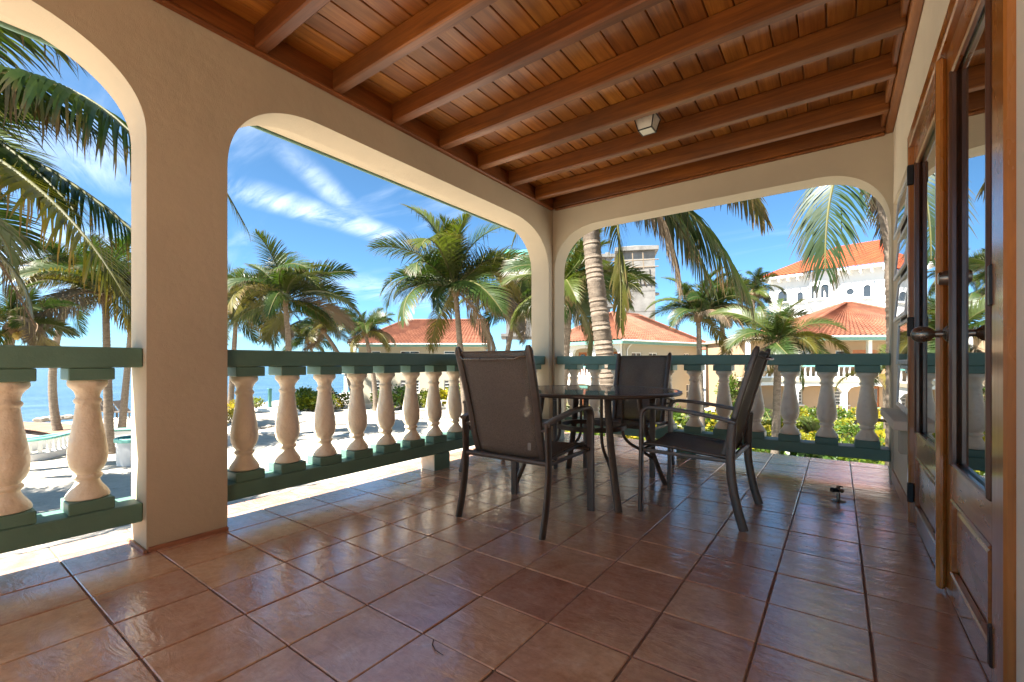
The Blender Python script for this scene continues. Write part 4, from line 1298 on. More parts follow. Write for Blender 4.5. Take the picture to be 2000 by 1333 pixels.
def hip_roof(par, x0, x1, y0, y1, z, h, inset, mat, gable_right=False, inset_r=None):
    r = MB()
    ym = (y0+y1)/2
    A, B, C, D = (x0, y0, z), (x1, y0, z), (x1, y1, z), (x0, y1, z)
    E, F = (x0+inset, ym, z+h), (x1-(0.02 if gable_right else (inset_r or inset)), ym, z+h)
    if abs(E[0]-F[0]) < .3: F = (E[0]+.3, ym, z+h)
    roof_plane(r, A, B, F, E); roof_plane(r, C, D, E, F)
    roof_plane(r, D, A, E, E); 
    if not gable_right: roof_plane(r, B, C, F, F)
    o = r.build('roof', M[mat], par, 60)
    c = MB()
    for p0, p1 in ((A, E), (D, E), (B, F), (C, F), (E, F)):
        a, b = Vector(p0), Vector(p1)
        c.tube([a+Vector((0, 0, .06)), b+Vector((0, 0, .09))], .12, 6)
    c.build('ridge_tiles', M[mat], o, 50)
    u = MB().box(x0+.05, x1-.05, y0+.05, y1-.05, z-.30, z-.06)
    u.build('soffit', M['creambld'], o)
    f = MB()
    f.box(x0, x1, y0-.02, y0+.04, z-.30, z-.02); f.box(x0, x1, y1-.04, y1+.02, z-.30, z-.02)
    f.box(x0-.02, x0+.04, y0+.041, y1-.041, z-.30, z-.02); f.box(x1-.04, x1+.02, y0+.041, y1-.041, z-.30, z-.02)
    f.build('fascia', M['roofgreen'], o)
    g = MB().tube([(x0-.04, y0-.09, z-.03), (x1+.04, y0-.09, z-.03)], .07, 6).build('gutter', M['white'], o, 50)
    return o
def small_balustrade(par, x0, x1, y, z0, n, swap=None):
    def B(mb, *q): mb.box(*(swap(q) if swap else q))
    b = MB(); B(b, x0, x1, y-.09, y+.09, z0+.82, z0+.93)
    o = b.build('balcony_rail', M['turq'], par)
    m = MB(); B(m, x0, x1, y-.09, y+.09, z0, z0+.1); m.build('lower_rail', M['white'], o)
    for i in range(n):
        c = lerp(x0, x1, (i+.5)/n)
        pp = (c, y, z0+.1)
        if swap:
            q = swap((c, c, y, y, z0, z0)); pp = (q[0], q[2], z0+.1)
        obj('baluster', SB, o, pp)
    return o
SB = MB().lathe([(.09,0),(.06,.1),(.08,.22),(.045,.5),(.05,.56),(.085,.72)], 8).mesh('baluster', M['white'], 50)

# -- left house: facade parallel to the picture
p0 = at(700, HOR, 45.4)
LH = thing('house', 'cream two storey house with orange tiled roof beyond the sand court', 'house', (p0.x, p0.y, G), YAW)
wall = MB()
def hx(px, d=45.4): return (px-700)/FPX*d
def hz(py, d=45.4): return CAMH+(HOR-py)*d/FPX-G
WL = [(hx(725), hx(743)), (hx(782), hx(819)), (hx(867), hx(889))]
holes = [(a, b, hz(767), hz(743)) for a, b in WL]+[(a, b, hz(706), hz(686)) for a, b in WL]
LW = hx(944)
rect_wall(wall, 0, LW, 0, 5.85, holes)
wall.box(0, .22, .22, 8.2, 0, 5.85); wall.box(LW-.22, LW, .22, 8.2, 0, 5.85); wall.box(.22, LW-.22, 7.98, 8.2, 0, 5.85)
wall.build('wall', M['creambld'], LH)
for (a, b, c, d) in holes: window(LH, a, b, c, d, .1, (2 if b-a > 1.3 else 1, 4))
hip_roof(LH, -.7, LW+.35, -.7, 8.9, 6.05, 2.75, 4.6, 'rooftile', True)
pr = MB()
for q in (hx(672), hx(692)): pr.box(q-.16, q+.16, .4, .72, 0, 3.0, .02)
pr.box(hx(664), -.001, .3, 2.4, 3.0, 3.35, .02); pr.box(hx(664), -.001, .3, 4.5, .05, .35)
pr.build('porch', M['white'], LH)
small_balustrade(LH, hx(664), hx(700), .5, .36, 10)

# -- middle house: hip roof, corner towards us
p0 = at(1215, HOR, 34.5)
MH = thing('house', 'pale garden house with orange hip roof behind the ringed palm trunk', 'house', (p0.x, p0.y, G), R(74))
# local x runs along the long facade (away to the right), local y to the left
ML, MD = 12.6, 9.0
HZ1, HZ2 = 2.95, 5.7
wl_ = MB()
hol = [(2.0, 3.3, 3.9, 5.0), (4.3, 5.5, 3.9, 5.0), (9.6, 10.5, 3.9, 5.0), (4.6, 5.8, .9, 2.2), (10.0, 11.0, .9, 2.2)]
rect_wall(wl_, .9, ML-.4, 0, HZ2, hol, .6)
sw = lambda q: (q[2], q[3], q[0], q[1], q[4], q[5])        # walls across the short side
pd = [(1.9, 2.9, 0, 2.15), (5.4, 6.4, 0, 2.15), (3.6, 4.6, .9, 2.1), (2.0, 3.0, 2.95, 5.1), (3.7, 4.7, 3.8, 5.0), (5.6, 6.6, 2.95, 5.1)]
rect_wall(wl_, .82, MD-.4, 0, HZ2, pd, 2.2, .2, 0, sw)
wl_.box(ML-.62, ML-.4, .82, MD-.62, 0, HZ2); wl_.box(2.4, ML-.4, MD-.62, MD-.4, 0, HZ2)
wl_.build('wall', M['creambld'], MH)
for (a, b, c, d) in hol: window(MH, a, b, c, d, .70, (2, 2))
window(MH, 3.6, 4.6, .9, 2.1, 2.3, (1, 3), sw); window(MH, 3.7, 4.7, 3.8, 5.0, 2.3, (2, 1), sw)
for (a, b, c, d) in (pd[0], pd[1], pd[3], pd[5]):
    q = MB().box(2.26, 2.34, a, b, c+.02, d).build('door', M['wdoor'], MH)
    MB().box(2.20, 2.258, a+.25, b-.25, c+.9, d-.2).build('door_pane', M['farglass'], q)
# porch: slab, columns and arches on both floors
MB().box(.45, 2.199, .45, MD-.4, 2.62, 2.94, .02).build('porch_slab', M['peach'], MH)
def arch_row(par, x0, x1, z0, z1, n, y, swapf, mat):
    m = MB(); bw = (x1-x0)/n
    for i in range(n+1):
        c = x0+bw*i; c0, c1 = max(x0, c-.16), min(x1, c+.16)
        m.box(*swapf((c0, c1, y-.16, y+.16, z0, z1)))
    for i in range(n):
        a, b = x0+bw*i+(.16 if i else .16), x0+bw*(i+1)-.16
        k = 12
        vs, fs = [], []
        for j in range(k+1):
            t = j/k; u = lerp(a, b, t); q = abs(2*t-1)
            zz = z1-.75+.5*(max(0, 1-q**2.6))**(1/2.6)
            for w_ in (y-.15, y+.15):
                r = swapf((u, u, w_, w_, 0, 0)); vs += [(r[0], r[2], zz), (r[0], r[2], z1-.002)]
        for j in range(k):
            o = 4*j; fs += [(o, o+4, o+5, o+1), (o+2, o+3, o+7, o+6), (o, o+2, o+6, o+4), (o+1, o+5, o+7, o+3)]
        m.add(vs, fs)
    return m.build('arcade', M[mat], par)
arch_row(MH, .6, MD-.5, 0, 2.62, 3, .62, sw, 'white')
arch_row(MH, .6, MD-.5, 2.942, 5.65, 3, .62, sw, 'white')
small_balustrade(MH, .8, MD-.7, .60, 2.95, 26, sw)
hip_roof(MH, 0, ML, 0, MD, 5.95, 2.7, 4.4, 'rooftile')
MB().tube([(1.55, -.05, 5.9), (1.45, .4, 5.5), (1.35, .55, 5.2), (1.35, .55, .1)], .05, 6).build('downpipe', M['white'], MH, 50)
MB().tube([(ML-.7, -.05, 5.9), (ML-.6, .4, 5.5), (ML-.55, .55, 5.2), (ML-.55, .55, .1)], .05, 6).build('downpipe', M['white'], MH, 50)

# -- right house
p0 = at(1462, HOR, 33.5)
RH = thing('house', 'peach garden house with brown doors below the white building', 'house', (p0.x, p0.y, G), YAW-R(5))
def rx(px): return (px-1462)/FPX*33.5
def rz_(py): return CAMH+(HOR-py)*33.2/FPX-G
RW = 17.0
wr = MB()
lo = [(rx(1478), rx(1504), 1.0, 2.45), (rx(1557), rx(1585), .95, 2.45), (rx(1645), rx(1672), .95, 2.45), (rx(1618), rx(1634), .05, 2.3), (rx(1706), rx(1730), .05, 2.35)]
up = [(rx(1648), rx(1672), 3.9, 5.1), (rx(1680), rx(1733), 3.1, 5.15), (rx(1570), rx(1600), 3.9, 5.1), (rx(1741), rx(1755), 3.9, 5.2)]
rect_wall(wr, 0, RW, 0, 5.9, lo+up, 1.6)
wr.box(0, .22, 1.82, 9, 0, 5.9); wr.box(RW-.22, RW, 1.82, 9, 0, 5.9)
wr.build('wall', M['peach'], RH)
for i, (a, b, c, d) in enumerate(lo[:3]): window(RH, a, b, c, d, 1.7, (1, 6))
window(RH, *up[0], 1.7, (1, 4)); window(RH, *up[2], 1.7, (1, 4)); window(RH, *up[3], 1.7, (1, 4))
for (a, b, c, d) in lo[3:]:
    q = MB().box(a, b, 1.66, 1.74, c, d).build('door', M['wdoor'], RH)
    MB().box(a+.12, b-.12, 1.62, 1.658, c+1.1, d-.15).build('door_pane', M['farglass'], q)
a, b, c, d = up[1]
q = MB().box(a, b, 1.66, 1.74, c, d).build('door', M['wdoor'], RH)
for (u0, u1) in ((a+.25, (a+b)/2-.12), ((a+b)/2+.12, b-.25)):
    MB().box(u0-.06, u1+.06, 1.63, 1.659, c+.5, d-.28).build('pane_frame', M['white'], q)
    MB().box(u0, u1, 1.60, 1.629, c+.56, d-.34).build('door_pane', M['farglass'], q)
MB().box(-.2, RW+.2, -.05, 1.599, 2.75, 3.05, .02).build('balcony_slab', M['creambld'], RH)
ident = lambda q: q
arch_row(RH, 0, RW, 0, 2.749, 5, .2, ident, 'white')
small_balustrade(RH, 0, RW, .1, 3.05, 44)
small_balustrade(RH, rx(1640), rx(1720), -.9, .05, 9)
for i in range(5): MB().box(RW*i/4-.13, RW*i/4+.13, .0, .26, 3.99, 5.9).build('balcony_post', M['white'], RH)
hip_roof(RH, rx(1530), RW+.7, -.6, 10.5, 6.1, 3.0, 7.3, 'rooftile', False, 7.3)
MB().box(-.2, rx(1528), -.1, 9, 5.85, 6.1, .03).build('flat_roof', M['creambld'], RH)

# -- white tall building with turret
pl_, pr_ = at(1503, HOR, 65.5), at(1745, HOR, 55.4)
ang = math.atan2(pr_.y-pl_.y, pr_.x-pl_.x)
WH = thing('building', 'tall white building with red tiled roof and round turret', 'building', (pl_.x, pl_.y, G), ang)
WLn = 24.0
HW = 16.3
def wx(px):      # facade coordinate of a picture column
    u = (px-CXP)/FPX; c, s = math.cos(YAW), math.sin(YAW)
    dx, dy = u*c-s, u*s+c; fx, fy = math.cos(ang), math.sin(ang)
    # pl + t*f = k*d
    det = -fx*dy+fy*dx
    k = (-fx*pl_.y+fy*pl_.x)/det
    return (k*dx-pl_.x)*fx+(k*dy-pl_.y)*fy, k
def wz(px, py): return CAMH+(HOR-py)*wx(px)[1]/FPX-G
def arched_window(par, x0, x1, z0, z1, y, tf=lambda x, y, z: (x, y, z), name='window'):
    r = (x1-x0)/2; k = 10; cx = (x0+x1)/2
    out = [(x0, z0), (x1, z0)]+[(cx+r*math.cos(math.pi*j/k), z1-r+r*math.sin(math.pi*j/k)) for j in range(k+1)]
    vs = [tf(u, y, w_) for u, w_ in out]+[tf(u, y+.1, w_) for u, w_ in out]
    n_ = len(out)
    g = MB().add(vs, [tuple(range(n_))]+[(i, (i+1) % n_, (i+1) % n_+n_, i+n_) for i in range(n_)])
    o = g.build(name, M['farglass'], par)
    f = MB()
    e = 1.16
    o2 = [(cx+(u-cx)*e, (z0+z1)/2+(w_-(z0+z1)/2)*1.07) for u, w_ in out]
    vs = [tf(u, y-.10, w_) for u, w_ in out]+[tf(u, y-.10, w_) for u, w_ in o2]+[tf(u, y+.02, w_) for u, w_ in out]+[tf(u, y+.02, w_) for u, w_ in o2]
    fs = []
    for i in range(n_):
        j = (i+1) % n_
        fs += [(i, j, j+n_, i+n_), (i, i+2*n_, j+2*n_, j), (i+n_, j+n_, j+3*n_, i+3*n_)]
    f.add(vs, fs).build('surround', M['whitebld'], o)
    s = MB()
    sv = [tf(u, w_, zz) for u in (x0-.2, x1+.2) for w_ in (y-.28, y+.0) for zz in (z0-.22, z0-.06)]
    s.add(sv, [(0,1,3,2),(4,6,7,5),(0,4,5,1),(2,3,7,6),(1,5,7,3),(0,2,6,4)]).build('sill', M['white'], o)
    return o
wb = MB().box(0, WLn, 0, 12, 0, HW)
wb.build('wall', M['whitebld'], WH)
tcx = (wx(1580)[0]+wx(1631)[0])/2; tr_ = (wx(1631)[0]-wx(1580)[0])/2
tu = MB().lathe([(tr_, wz(1605, 590)-.2), (tr_, HW-.02)], 32, c=(tcx, .15, 0)); 
tu.lathe([(tr_*.35, wz(1605, 590)-2.2), (tr_, wz(1605, 590)-.21)], 32, c=(tcx, .15, 0))
tu.build('turret', M['whitebld'], WH, 40)
for da in (-1.15, -.35, .42):
    tf = lambda x, y, z, da=da: (tcx+(tr_+.0-y)*math.sin(da+x/tr_), .15-(tr_-y)*math.cos(da+x/tr_), z)
    arched_window(WH, -.42, .42, wz(1605, 586)+.1, wz(1605, 559), -.05, tf)
for (px0, px1, py0, py1) in ((1687, 1701, 580, 557), (1558, 1569, 588, 571), (1520, 1538, 590, 569)):
    arched_window(WH, wx(px0)[0], wx(px1)[0], wz((px0+px1)/2, py0), wz((px0+px1)/2, py1), -.05)
ox, oz = wx(1661)[0], wz(1661, 570.5)
ov = MB().lathe([(.40, 0), (.40, .06)], 20); ov.v = [(ox+x, -.01-z, oz+y) for x, y, z in ov.v]
ow = ov.build('round_window', M['farglass'], WH)
vs, fs = [], []
for (r, y) in ((.40, -.02), (.40, -.16), (.56, -.16), (.56, -.0)):
    for j in range(24): vs.append((ox+r*math.cos(j*math.pi/12), y, oz+r*math.sin(j*math.pi/12)))
for i in range(3):
    for j in range(24): fs.append((i*24+j, i*24+(j+1) % 24, (i+1)*24+(j+1) % 24, (i+1)*24+j))
MB().add(vs, fs).build('surround', M['whitebld'], ow)
r = MB()
OV = 1.1
ZE = HW+.15
roof_plane(r, (-OV, -OV, ZE), (WLn+OV, -OV, ZE), (WLn+OV, 6, ZE+4.3), (7.0, 6, ZE+4.3), .5, .09)
roof_plane(r, (-OV, 13, ZE), (-OV, -OV, ZE), (7.0, 6, ZE+4.3), (7.0, 6, ZE+4.3), .5, .09)
ro = r.build('roof', M['rooftile2'], WH, 60)
vs = [(tcx, -.1, ZE+1.5)]+[(tcx+(tr_+.9)*math.sin(a), .1-(tr_+.9)*math.cos(a), ZE+.02) for a in [(-1.6+3.2*i/16) for i in range(17)]]
MB().add(vs, [(0, i+1, i+2) for i in range(16)]).build('turret_roof', M['rooftile2'], ro, 40)
MB().box(-OV, WLn+OV, -OV, 13, ZE-.35, ZE-.05).build('eave_slab', M['whitebld'], ro)
x = .3
while x < WLn:
    MB().box(x-.09, x+.09, -OV+.05, -.001, ZE-.85, ZE-.351).build('eave_bracket', M['white'], ro)
    x += 1.15

# -- unfinished concrete tower
p0 = at(1207, HOR, 60)
TW = thing('tower', 'unfinished grey concrete tower rising behind the orange roof', 'tower', (p0.x, p0.y, G), YAW-R(12))
tw_ = 4.75; TH = 19.6
MB().box(0, tw_, 0, 5, 0, TH-3.0).build('shaft', M['concrete'], TW)
for z in (4.2, 7.6, 10.9, 13.6): MB().box(-.02, tw_+.02, -.03, 5.02, z, z+.14).build('pour_joint', M['concrete'], TW)
MB().box(-.05, tw_+.05, -.05, 5, TH-2.95, TH-2.75).build('top_slab', M['concrete'], TW)
MB().box(-.4, tw_+.4, -.5, 5.4, TH-.7, TH-.2, .03).build('top_slab', M['concrete'], TW)
MB().box(.04, tw_-.04, .04, 4.9, TH-2.74, TH-.71).build('parapet', M['concrete'], TW)
MB().add([(-.4, -.5, TH-.19), (tw_+.4, -.5, TH-.19), (tw_+.4, 5.4, TH-.19), (-.4, 5.4, TH-.19), (tw_/2-.2, 2, TH+.55)], [(0,1,4),(1,2,4),(2,3,4),(3,0,4)]).build('cap', M['concrete'], TW)
for z in (TH-2.2, TH-3.1): MB().tube([(-1.2, -1.1, z), (tw_+.3, -1.1, z+.05)], .07, 6).build('scaffold_beam', M['stem'], TW)
for x in (.2, 1.9, 3.2): MB().tube([(x, -1.1, TH-3.3), (x-.1, -1.05, TH-1.2)], .08, 6).build('scaffold_post', M['stem'], TW)
for x, e in ((.3, 1.4), (2.4, 1.2)): MB().tube([(x, -1.05, TH-3.0), (x+e, -.05, TH-5.3)], .09, 6).build('scaffold_brace', M['stem'], TW)
for z in (6.9, 13.3): MB().lathe([(.65, 0), (.75, .1), (.75, .25), (.65, .32)], 14, c=(tw_+.05, 2.2, z)).build('ledge', M['concrete'], TW, 40)
# -- unfinished block with green netting
p0 = at(985, HOR, 52)
UB = thing('building', 'unfinished concrete block with green netting behind the corner palm', 'building', (p0.x, p0.y, G), YAW)
for x in (.2, 4.2, 8.2, 11.8): MB().box(x, x+.5, .3, .8, 0, 17.0).build('column', M['concrete'], UB)
for z in (3.6, 7.2, 10.6, 13.4, 16.4): MB().box(-.4, 12.8, 0, 8, z, z+.35).build('floor_slab', M['concrete'], UB)
for (x0, x1, z0, z1) in ((.7, 4.2, 0, 3.6), (4.7, 8.2, 3.95, 7.2), (.7, 4.2, 7.55, 10.6), (8.7, 11.8, 0, 3.6), (4.7, 8.2, 10.95, 12.4), (.7, 4.2, 13.75, 15.4)):
    MB().box(x0, x1, .5, .7, z0, z1-.001).build('infill_wall', M['concrete'], UB)
for (x0, x1) in ((.0, 3.4), (4.0, 9.6)):
    m = MB(); vs, fs = [], []
    for j in range(9):
        for i in range(13):
            u, v = i/12, j/8
            vs.append((lerp(x0, x1, u), -.1-.12*math.sin(u*9+v*4)-.2*v, 17.2-3.0*v-.35*math.sin(u*math.pi)*v))
    for j in range(8):
        for i in range(12): q = j*13+i; fs.append((q, q+1, q+14, q+13))
    n_ = m.add(vs, fs).build('netting', M['net'], UB, 60)
# -- far low building
p0 = at(1392, HOR, 75)
FB = thing('building', 'low distant white building with orange roof between palms', 'building', (p0.x, p0.y, G), YAW)
m = MB(); rect_wall(m, 0, 9, 0, 6.2, [(1, 2.2, 3.8, 5.2), (4, 5.2, 3.8, 5.2), (6.8, 8, 3.8, 5.2)])
m.build('wall', M['whitebld'], FB)
for a in (1, 4, 6.8): window(FB, a, a+1.2, 3.8, 5.2, .1, (2, 1))
hip_roof(FB, -.5, 9.5, -.5, 7, 6.3, 1.3, 3, 'rooftile')

# ------------------------------------------------------------------ planting
def shrub_mesh(seed, n, mat, r=.5, h=.75, leafs=.10):
    rr = random.Random(seed); mb = MB(); V, F, A = [], [], []
    blobs = [(rr.uniform(-.5, .5)*r, rr.uniform(-.5, .5)*r, h*rr.uniform(.4, .75), r*rr.uniform(.4, .65)) for _ in range(7)]
    for i in range(n):
        bx_, by_, bz_, br_ = rr.choice(blobs)
        d = Vector((rr.gauss(0, 1), rr.gauss(0, 1), rr.gauss(.25, .9))).normalized()
        p = Vector((bx_, by_, bz_))+d*br_*rr.uniform(.55, 1.08)
        if p.z < .04: p.z = rr.uniform(.04, .2)
        ax = (d+Vector((rr.uniform(-.7, .7), rr.uniform(-.7, .7), rr.uniform(-.3, .8)))).normalized()
        sd = ax.cross(Vector((rr.uniform(-1, 1), rr.uniform(-1, 1), rr.uniform(-1, 1))))
        if sd.length < .1: continue
        sd.normalize(); l = leafs*rr.uniform(.7, 1.4); w_ = l*.33
        o = len(V)
        V += [p, p+ax*l*.5+sd*w_, p+ax*l-Vector((0, 0, l*.2)), p+ax*l*.5-sd*w_]
        t_ = rr.random(); A += [t_*.3, t_*.6, t_, t_*.6]
        F.append((o, o+1, o+2, o+3))
    mb.add(V, F, 0, A)
    for b_ in blobs:
        mb.tube([(0, 0, 0), (b_[0]*.5, b_[1]*.5, b_[2]*.5), (b_[0], b_[1], b_[2])], [.018, .013, .006], 4, m=1)
    return mb.mesh('shrub', [M[mat], M['stem']])
SH = {k: [shrub_mesh(s*7+i, 420, k) for i in range(3)] for s, k in enumerate(('shrub', 'shruby', 'shrubd'))}
def agave_mesh(seed, n=34, l=.75, wd=.05, spread=1.0):
    rr = random.Random(seed); V, F, A = [], [], []
    for i in range(n):
        az = i*2.4+rr.uniform(-.2, .2); e = R(lerp(82, 12, (i/n)**.8)*spread)
        L_ = l*rr.uniform(.75, 1.1); p = Vector((0, 0, .06)); o = len(V)
        sd = Vector((-math.sin(az), math.cos(az), 0))
        for s_ in range(5):
            u = s_/4; w_ = wd*(.7, 1, .8, .5, .04)[s_]
            V += [p+sd*w_*.5, p-sd*w_*.5]; A += [u, u]
            d = Vector((math.cos(az)*math.cos(e), math.sin(az)*math.cos(e), math.sin(e)-.55*u*u)).normalized()
            p = p+d*L_/4
        for s_ in range(4): e_ = o+2*s_; F.append((e_, e_+1, e_+3, e_+2))
    return MB().add(V, F, 0, A).mesh('agave', M['agave'])
AG = [agave_mesh(i) for i in range(3)]
ROCK = []
for i in range(4):
    rr = random.Random(i); m = MB(); pr_ = [(.03,-.25),(.3,-.2),(.45,-.02),(.40,.16),(.22,.28),(.03,.31)]
    m.lathe(pr_, 9, wob=.5, seed=i+3); ROCK.append(m.mesh('rock', M['rock'], 35))
prd = random.Random(21)
def put_shrub(px, py, s, kind, label, grp):
    p_ = gpt(px, py); o = obj('shrub', prd.choice(SH[kind]), None, (p_.x, p_.y, G-.03), prd.uniform(0, 6))
    o.scale = (s*prd.uniform(.9, 1.2), s*prd.uniform(.9, 1.2), s*prd.uniform(.85, 1.15)); tag(o, label, 'shrub', grp); return o
# garden seen under and through the rear balustrade
ORD = ['first', 'second', 'third', 'fourth', 'fifth', 'sixth', 'seventh', 'eighth', 'ninth', 'tenth', 'eleventh']
GB = [1690, 1608, 1536, 1470, 1408, 1347, 1290, 1240, 1195, 1160, 1122]      # garden balusters from the right
def where(px, d):
    k = min(range(11), key=lambda i: abs(GB[i]-px))
    side = 'left' if px < GB[k] else 'right'
    row = 'near' if d < 17.5 else ('middle' if d < 24 else 'far')
    return 'in the %s garden, just %s of the %s baluster from the right' % (row, side, ORD[k])
used = set()
for i in range(900):
    d = 13.0+24*(prd.random()**1.15)
    px = prd.uniform(1090, 1760)
    py = HOR+FPX*(CAMH-G)/d
    # sandy path running through, and clear of the house walls
    if d > 33 and px > 1200 and px < 1400: continue
    if d > 32 and px > 1440: continue
    if 0.33 < (mnoise.noise((px*.006, d*.16, 3))+.5) < .42: continue
    kind = prd.choices(['shrub', 'shruby', 'shrubd', 'agave'], [4, 4, 2, 4])[0]
    if (kind, where(px, d)) in used: continue
    used.add((kind, where(px, d)))
    p_ = gpt(px, py)
    if kind == 'agave':
        o = obj('agave', prd.choice(AG), None, (p_.x, p_.y, G), prd.uniform(0, 6)); s = prd.uniform(1.0, 1.9); o.scale = (s, s, s)
        tag(o, 'spiky agave '+where(px, d), 'agave', 'agaves in the garden')
    else:
        o = obj('shrub', prd.choice(SH[kind]), None, (p_.x, p_.y, G-.03), prd.uniform(0, 6)); s = prd.uniform(1.3, 2.3); o.scale = (s, s, s*prd.uniform(.6, .95))
        tag(o, {'shrub': 'green shrub ', 'shruby': 'yellow shrub ', 'shrubd': 'dark shrub '}[kind]+where(px, d), 'shrub', {'shrub': 'green garden shrubs', 'shruby': 'yellow garden shrubs', 'shrubd': 'dark garden shrubs'}[kind])
# clipped beds on the left, beyond the sand court
for px in range(584, 640, 9):
    for py in (804, 797): put_shrub(px+prd.uniform(-3, 3), py, 2.0, 'shrubd' if prd.random() < .5 else 'shrub', 'dense shrub in the clipped bed before the sea, %s row, %s from left' % ('front' if py > 800 else 'back', ORD[(px-584)//9]), 'clipped green bed before the sea')
for px, py, s, k in ((500, 800, 1.5, 'shrub'), (450, 826, 1.3, 'shruby'), (462, 812, 1.8, 'shruby'), (668, 797, 1.9, 'shrub'), (655, 800, 1.5, 'shruby')):
    put_shrub(px, py, s, k, 'yellow green shrub left of the sand court, %s' % {500: 'under the sea', 450: 'low beside the broad pillar', 462: 'behind the coconut palm foot', 668: 'right of the leaning palm', 655: 'left of the leaning palm'}[px], 'shrubs by the palm feet')
for px in range(738, 905, 13):
    put_shrub(px+prd.uniform(-4, 4), 799+prd.uniform(-4, 3), prd.uniform(1.5, 2.6), prd.choice(['shrub', 'shruby', 'shrub', 'shrubd']), 'shrub below the windows of the cream house, %s from the left' % (ORD+['twelfth', 'thirteenth', 'fourteenth'])[(px-738)//13], 'shrub row below the cream house')
# young feather palms in the garden
for i, (px, d, L_) in enumerate(((1130, 17, 1.5), (1310, 19, 1.5), (1410, 15.5, 1.5), (1490, 20, 1.6), (1560, 16, 1.4), (1590, 23, 1.7), (1350, 26, 1.7), (1655, 18, 1.4))):
    p_ = at(px, HOR, d)
    t = thing('young_palm', 'young palm '+where(px, d), 'palm', (p_.x, p_.y, G), 0, 'young palms in the garden')
    for k in range(11):
        az = k*2.4+prd.uniform(-.3, .3)
        ci = prd.choice([0, 1, 1, 2, 2, 3])
        mk = 'frond' if ci < 2 or prd.random() < .6 else 'frondy'
        o = obj('frond', FR[(ci, prd.randrange(3), mk)], t, (0, 0, .05), az); o.scale = (L_, L_, L_)
# round green tree between the houses
p_ = at(1425, HOR, 36)
gt = thing('tree', 'small round leafy tree between the two garden houses', 'tree', (p_.x, p_.y, G))
trunk_mesh([(0, 0, 0), (.1, 0, .9), (.05, .1, 1.7)], .12, .07, 8, 8).build('trunk', M['stem'], gt, 50)
cr = shrub_mesh(99, 1500, 'shrubd', 1.5, 2.0, .2)
cr.name = 'crown'; o = obj('crown', cr, gt, (0, 0, 1.0))
# pale rocks edging the beds
NUM = ORD+['twelfth', 'thirteenth', 'fourteenth', 'fifteenth', 'sixteenth', 'seventeenth', 'eighteenth', 'nineteenth', 'twentieth', 'twenty-first', 'twenty-second', 'twenty-third', 'twenty-fourth', 'twenty-fifth', 'twenty-sixth']
def rocks(a, b, n, label, grp, s=(.25, .55)):
    for i in range(n):
        t = (i+prd.random())/n; px, py = lerp(a[0], b[0], t), lerp(a[1], b[1], t)
        p_ = gpt(px, py); o = obj('rock', prd.choice(ROCK), None, (p_.x, p_.y, G), prd.uniform(0, 6))
        q = prd.uniform(*s); o.scale = (q, q*prd.uniform(.7, 1.2), q*prd.uniform(.6, 1)); tag(o, label+', %s from the left' % NUM[i], 'rock', grp)
rocks((500, 838), (560, 830), 14, 'pale coral rock at the foot of the thick curved palm', 'rocks at the palm foot')
rocks((560, 818), (660, 815), 20, 'pale coral rock edging the clipped green bed', 'rocks along the clipped bed')
rocks((75, 821), (150, 814), 26, 'grey shore rock at the waterline on the left', 'shore rocks', (.4, .9))
rocks((755, 822), (900, 815), 16, 'pale coral rock edging the shrub row', 'rocks along the shrub row')
rocks((1330, 860), (1745, 880), 22, 'pale coral rock in the garden below the rear railing', 'garden rocks', (.2, .45))
# white kerbs round the beds
def kerb(pts, label, h=.22, w=.22, mat='white'):
    P_ = [gpt(*q) for q in pts]
    m = MB(); m.tube([(p.x, p.y, G+h/2) for p in P_], 1.0, 8, flat=(w/2, h/2))
    tag(m.build('kerb', M[mat], None, 50), label, 'kerb')
kerb([(488, 802), (560, 809), (640, 812), (700, 813), (745, 811)], 'low white kerb along the front of the clipped bed')
kerb([(752, 811), (800, 806), (840, 801), (905, 795)], 'low white kerb before the shrub row of the cream house')
kerb([(500, 846), (600, 850), (700, 851), (760, 850), (860, 846)], 'white boundary tape lying across the sand court', .05, .12)
kerb([(446, 846), (470, 836), (500, 832)], 'white stone kerb by the pillar at the bed corner', .35, .4)
# white frame posts at the court end
p_ = gpt(862, 818)
gf = thing('court_frame', 'small white post frame standing at the end of the sand court', 'frame', (p_.x, p_.y, G), YAW)
for x in (0, .9, 1.75): MB().tube([(x, 0, 0), (x, 0, 1.35)], .045, 6).build('post', M['white'], gf)
MB().tube([(-.05, 0, 1.33), (1.8, 0, 1.33)], .045, 6).build('crossbar', M['white'], gf)
# turquoise post far out by the water
p_ = gpt(527, 796)
tp_ = thing('mooring_post', 'turquoise post standing by the water between palms', 'post', (p_.x, p_.y, G))
MB().box(-.13, .13, -.13, .13, -.2, 1.65, .02).build('shaft', M['turq'], tp_)
MB().box(-.17, .17, -.17, .17, 1.65, 1.75, .02).build('cap', M['turq'], tp_)
# blue tarpaulin heap in the garden
p_ = gpt(1684, 806)
m = MB(); vs, fs = [], []
for j in range(8):
    for i in range(12):
        u, v = i/11-.5, j/7-.5
        vs.append((u*2.4, v*1.4, max(.02, .75*math.cos(u*2.6)*math.cos(v*2.8)+.12*math.sin(i*2.1+j*1.3))))
for j in range(7):
    for i in range(11): q = j*12+i; fs.append((q, q+1, q+13, q+12))
tag(m.add(vs, fs).build('tarpaulin', M['tarp'], None, 60, (p_.x, p_.y, G)), 'crumpled blue tarpaulin cover among the garden shrubs', 'tarpaulin')

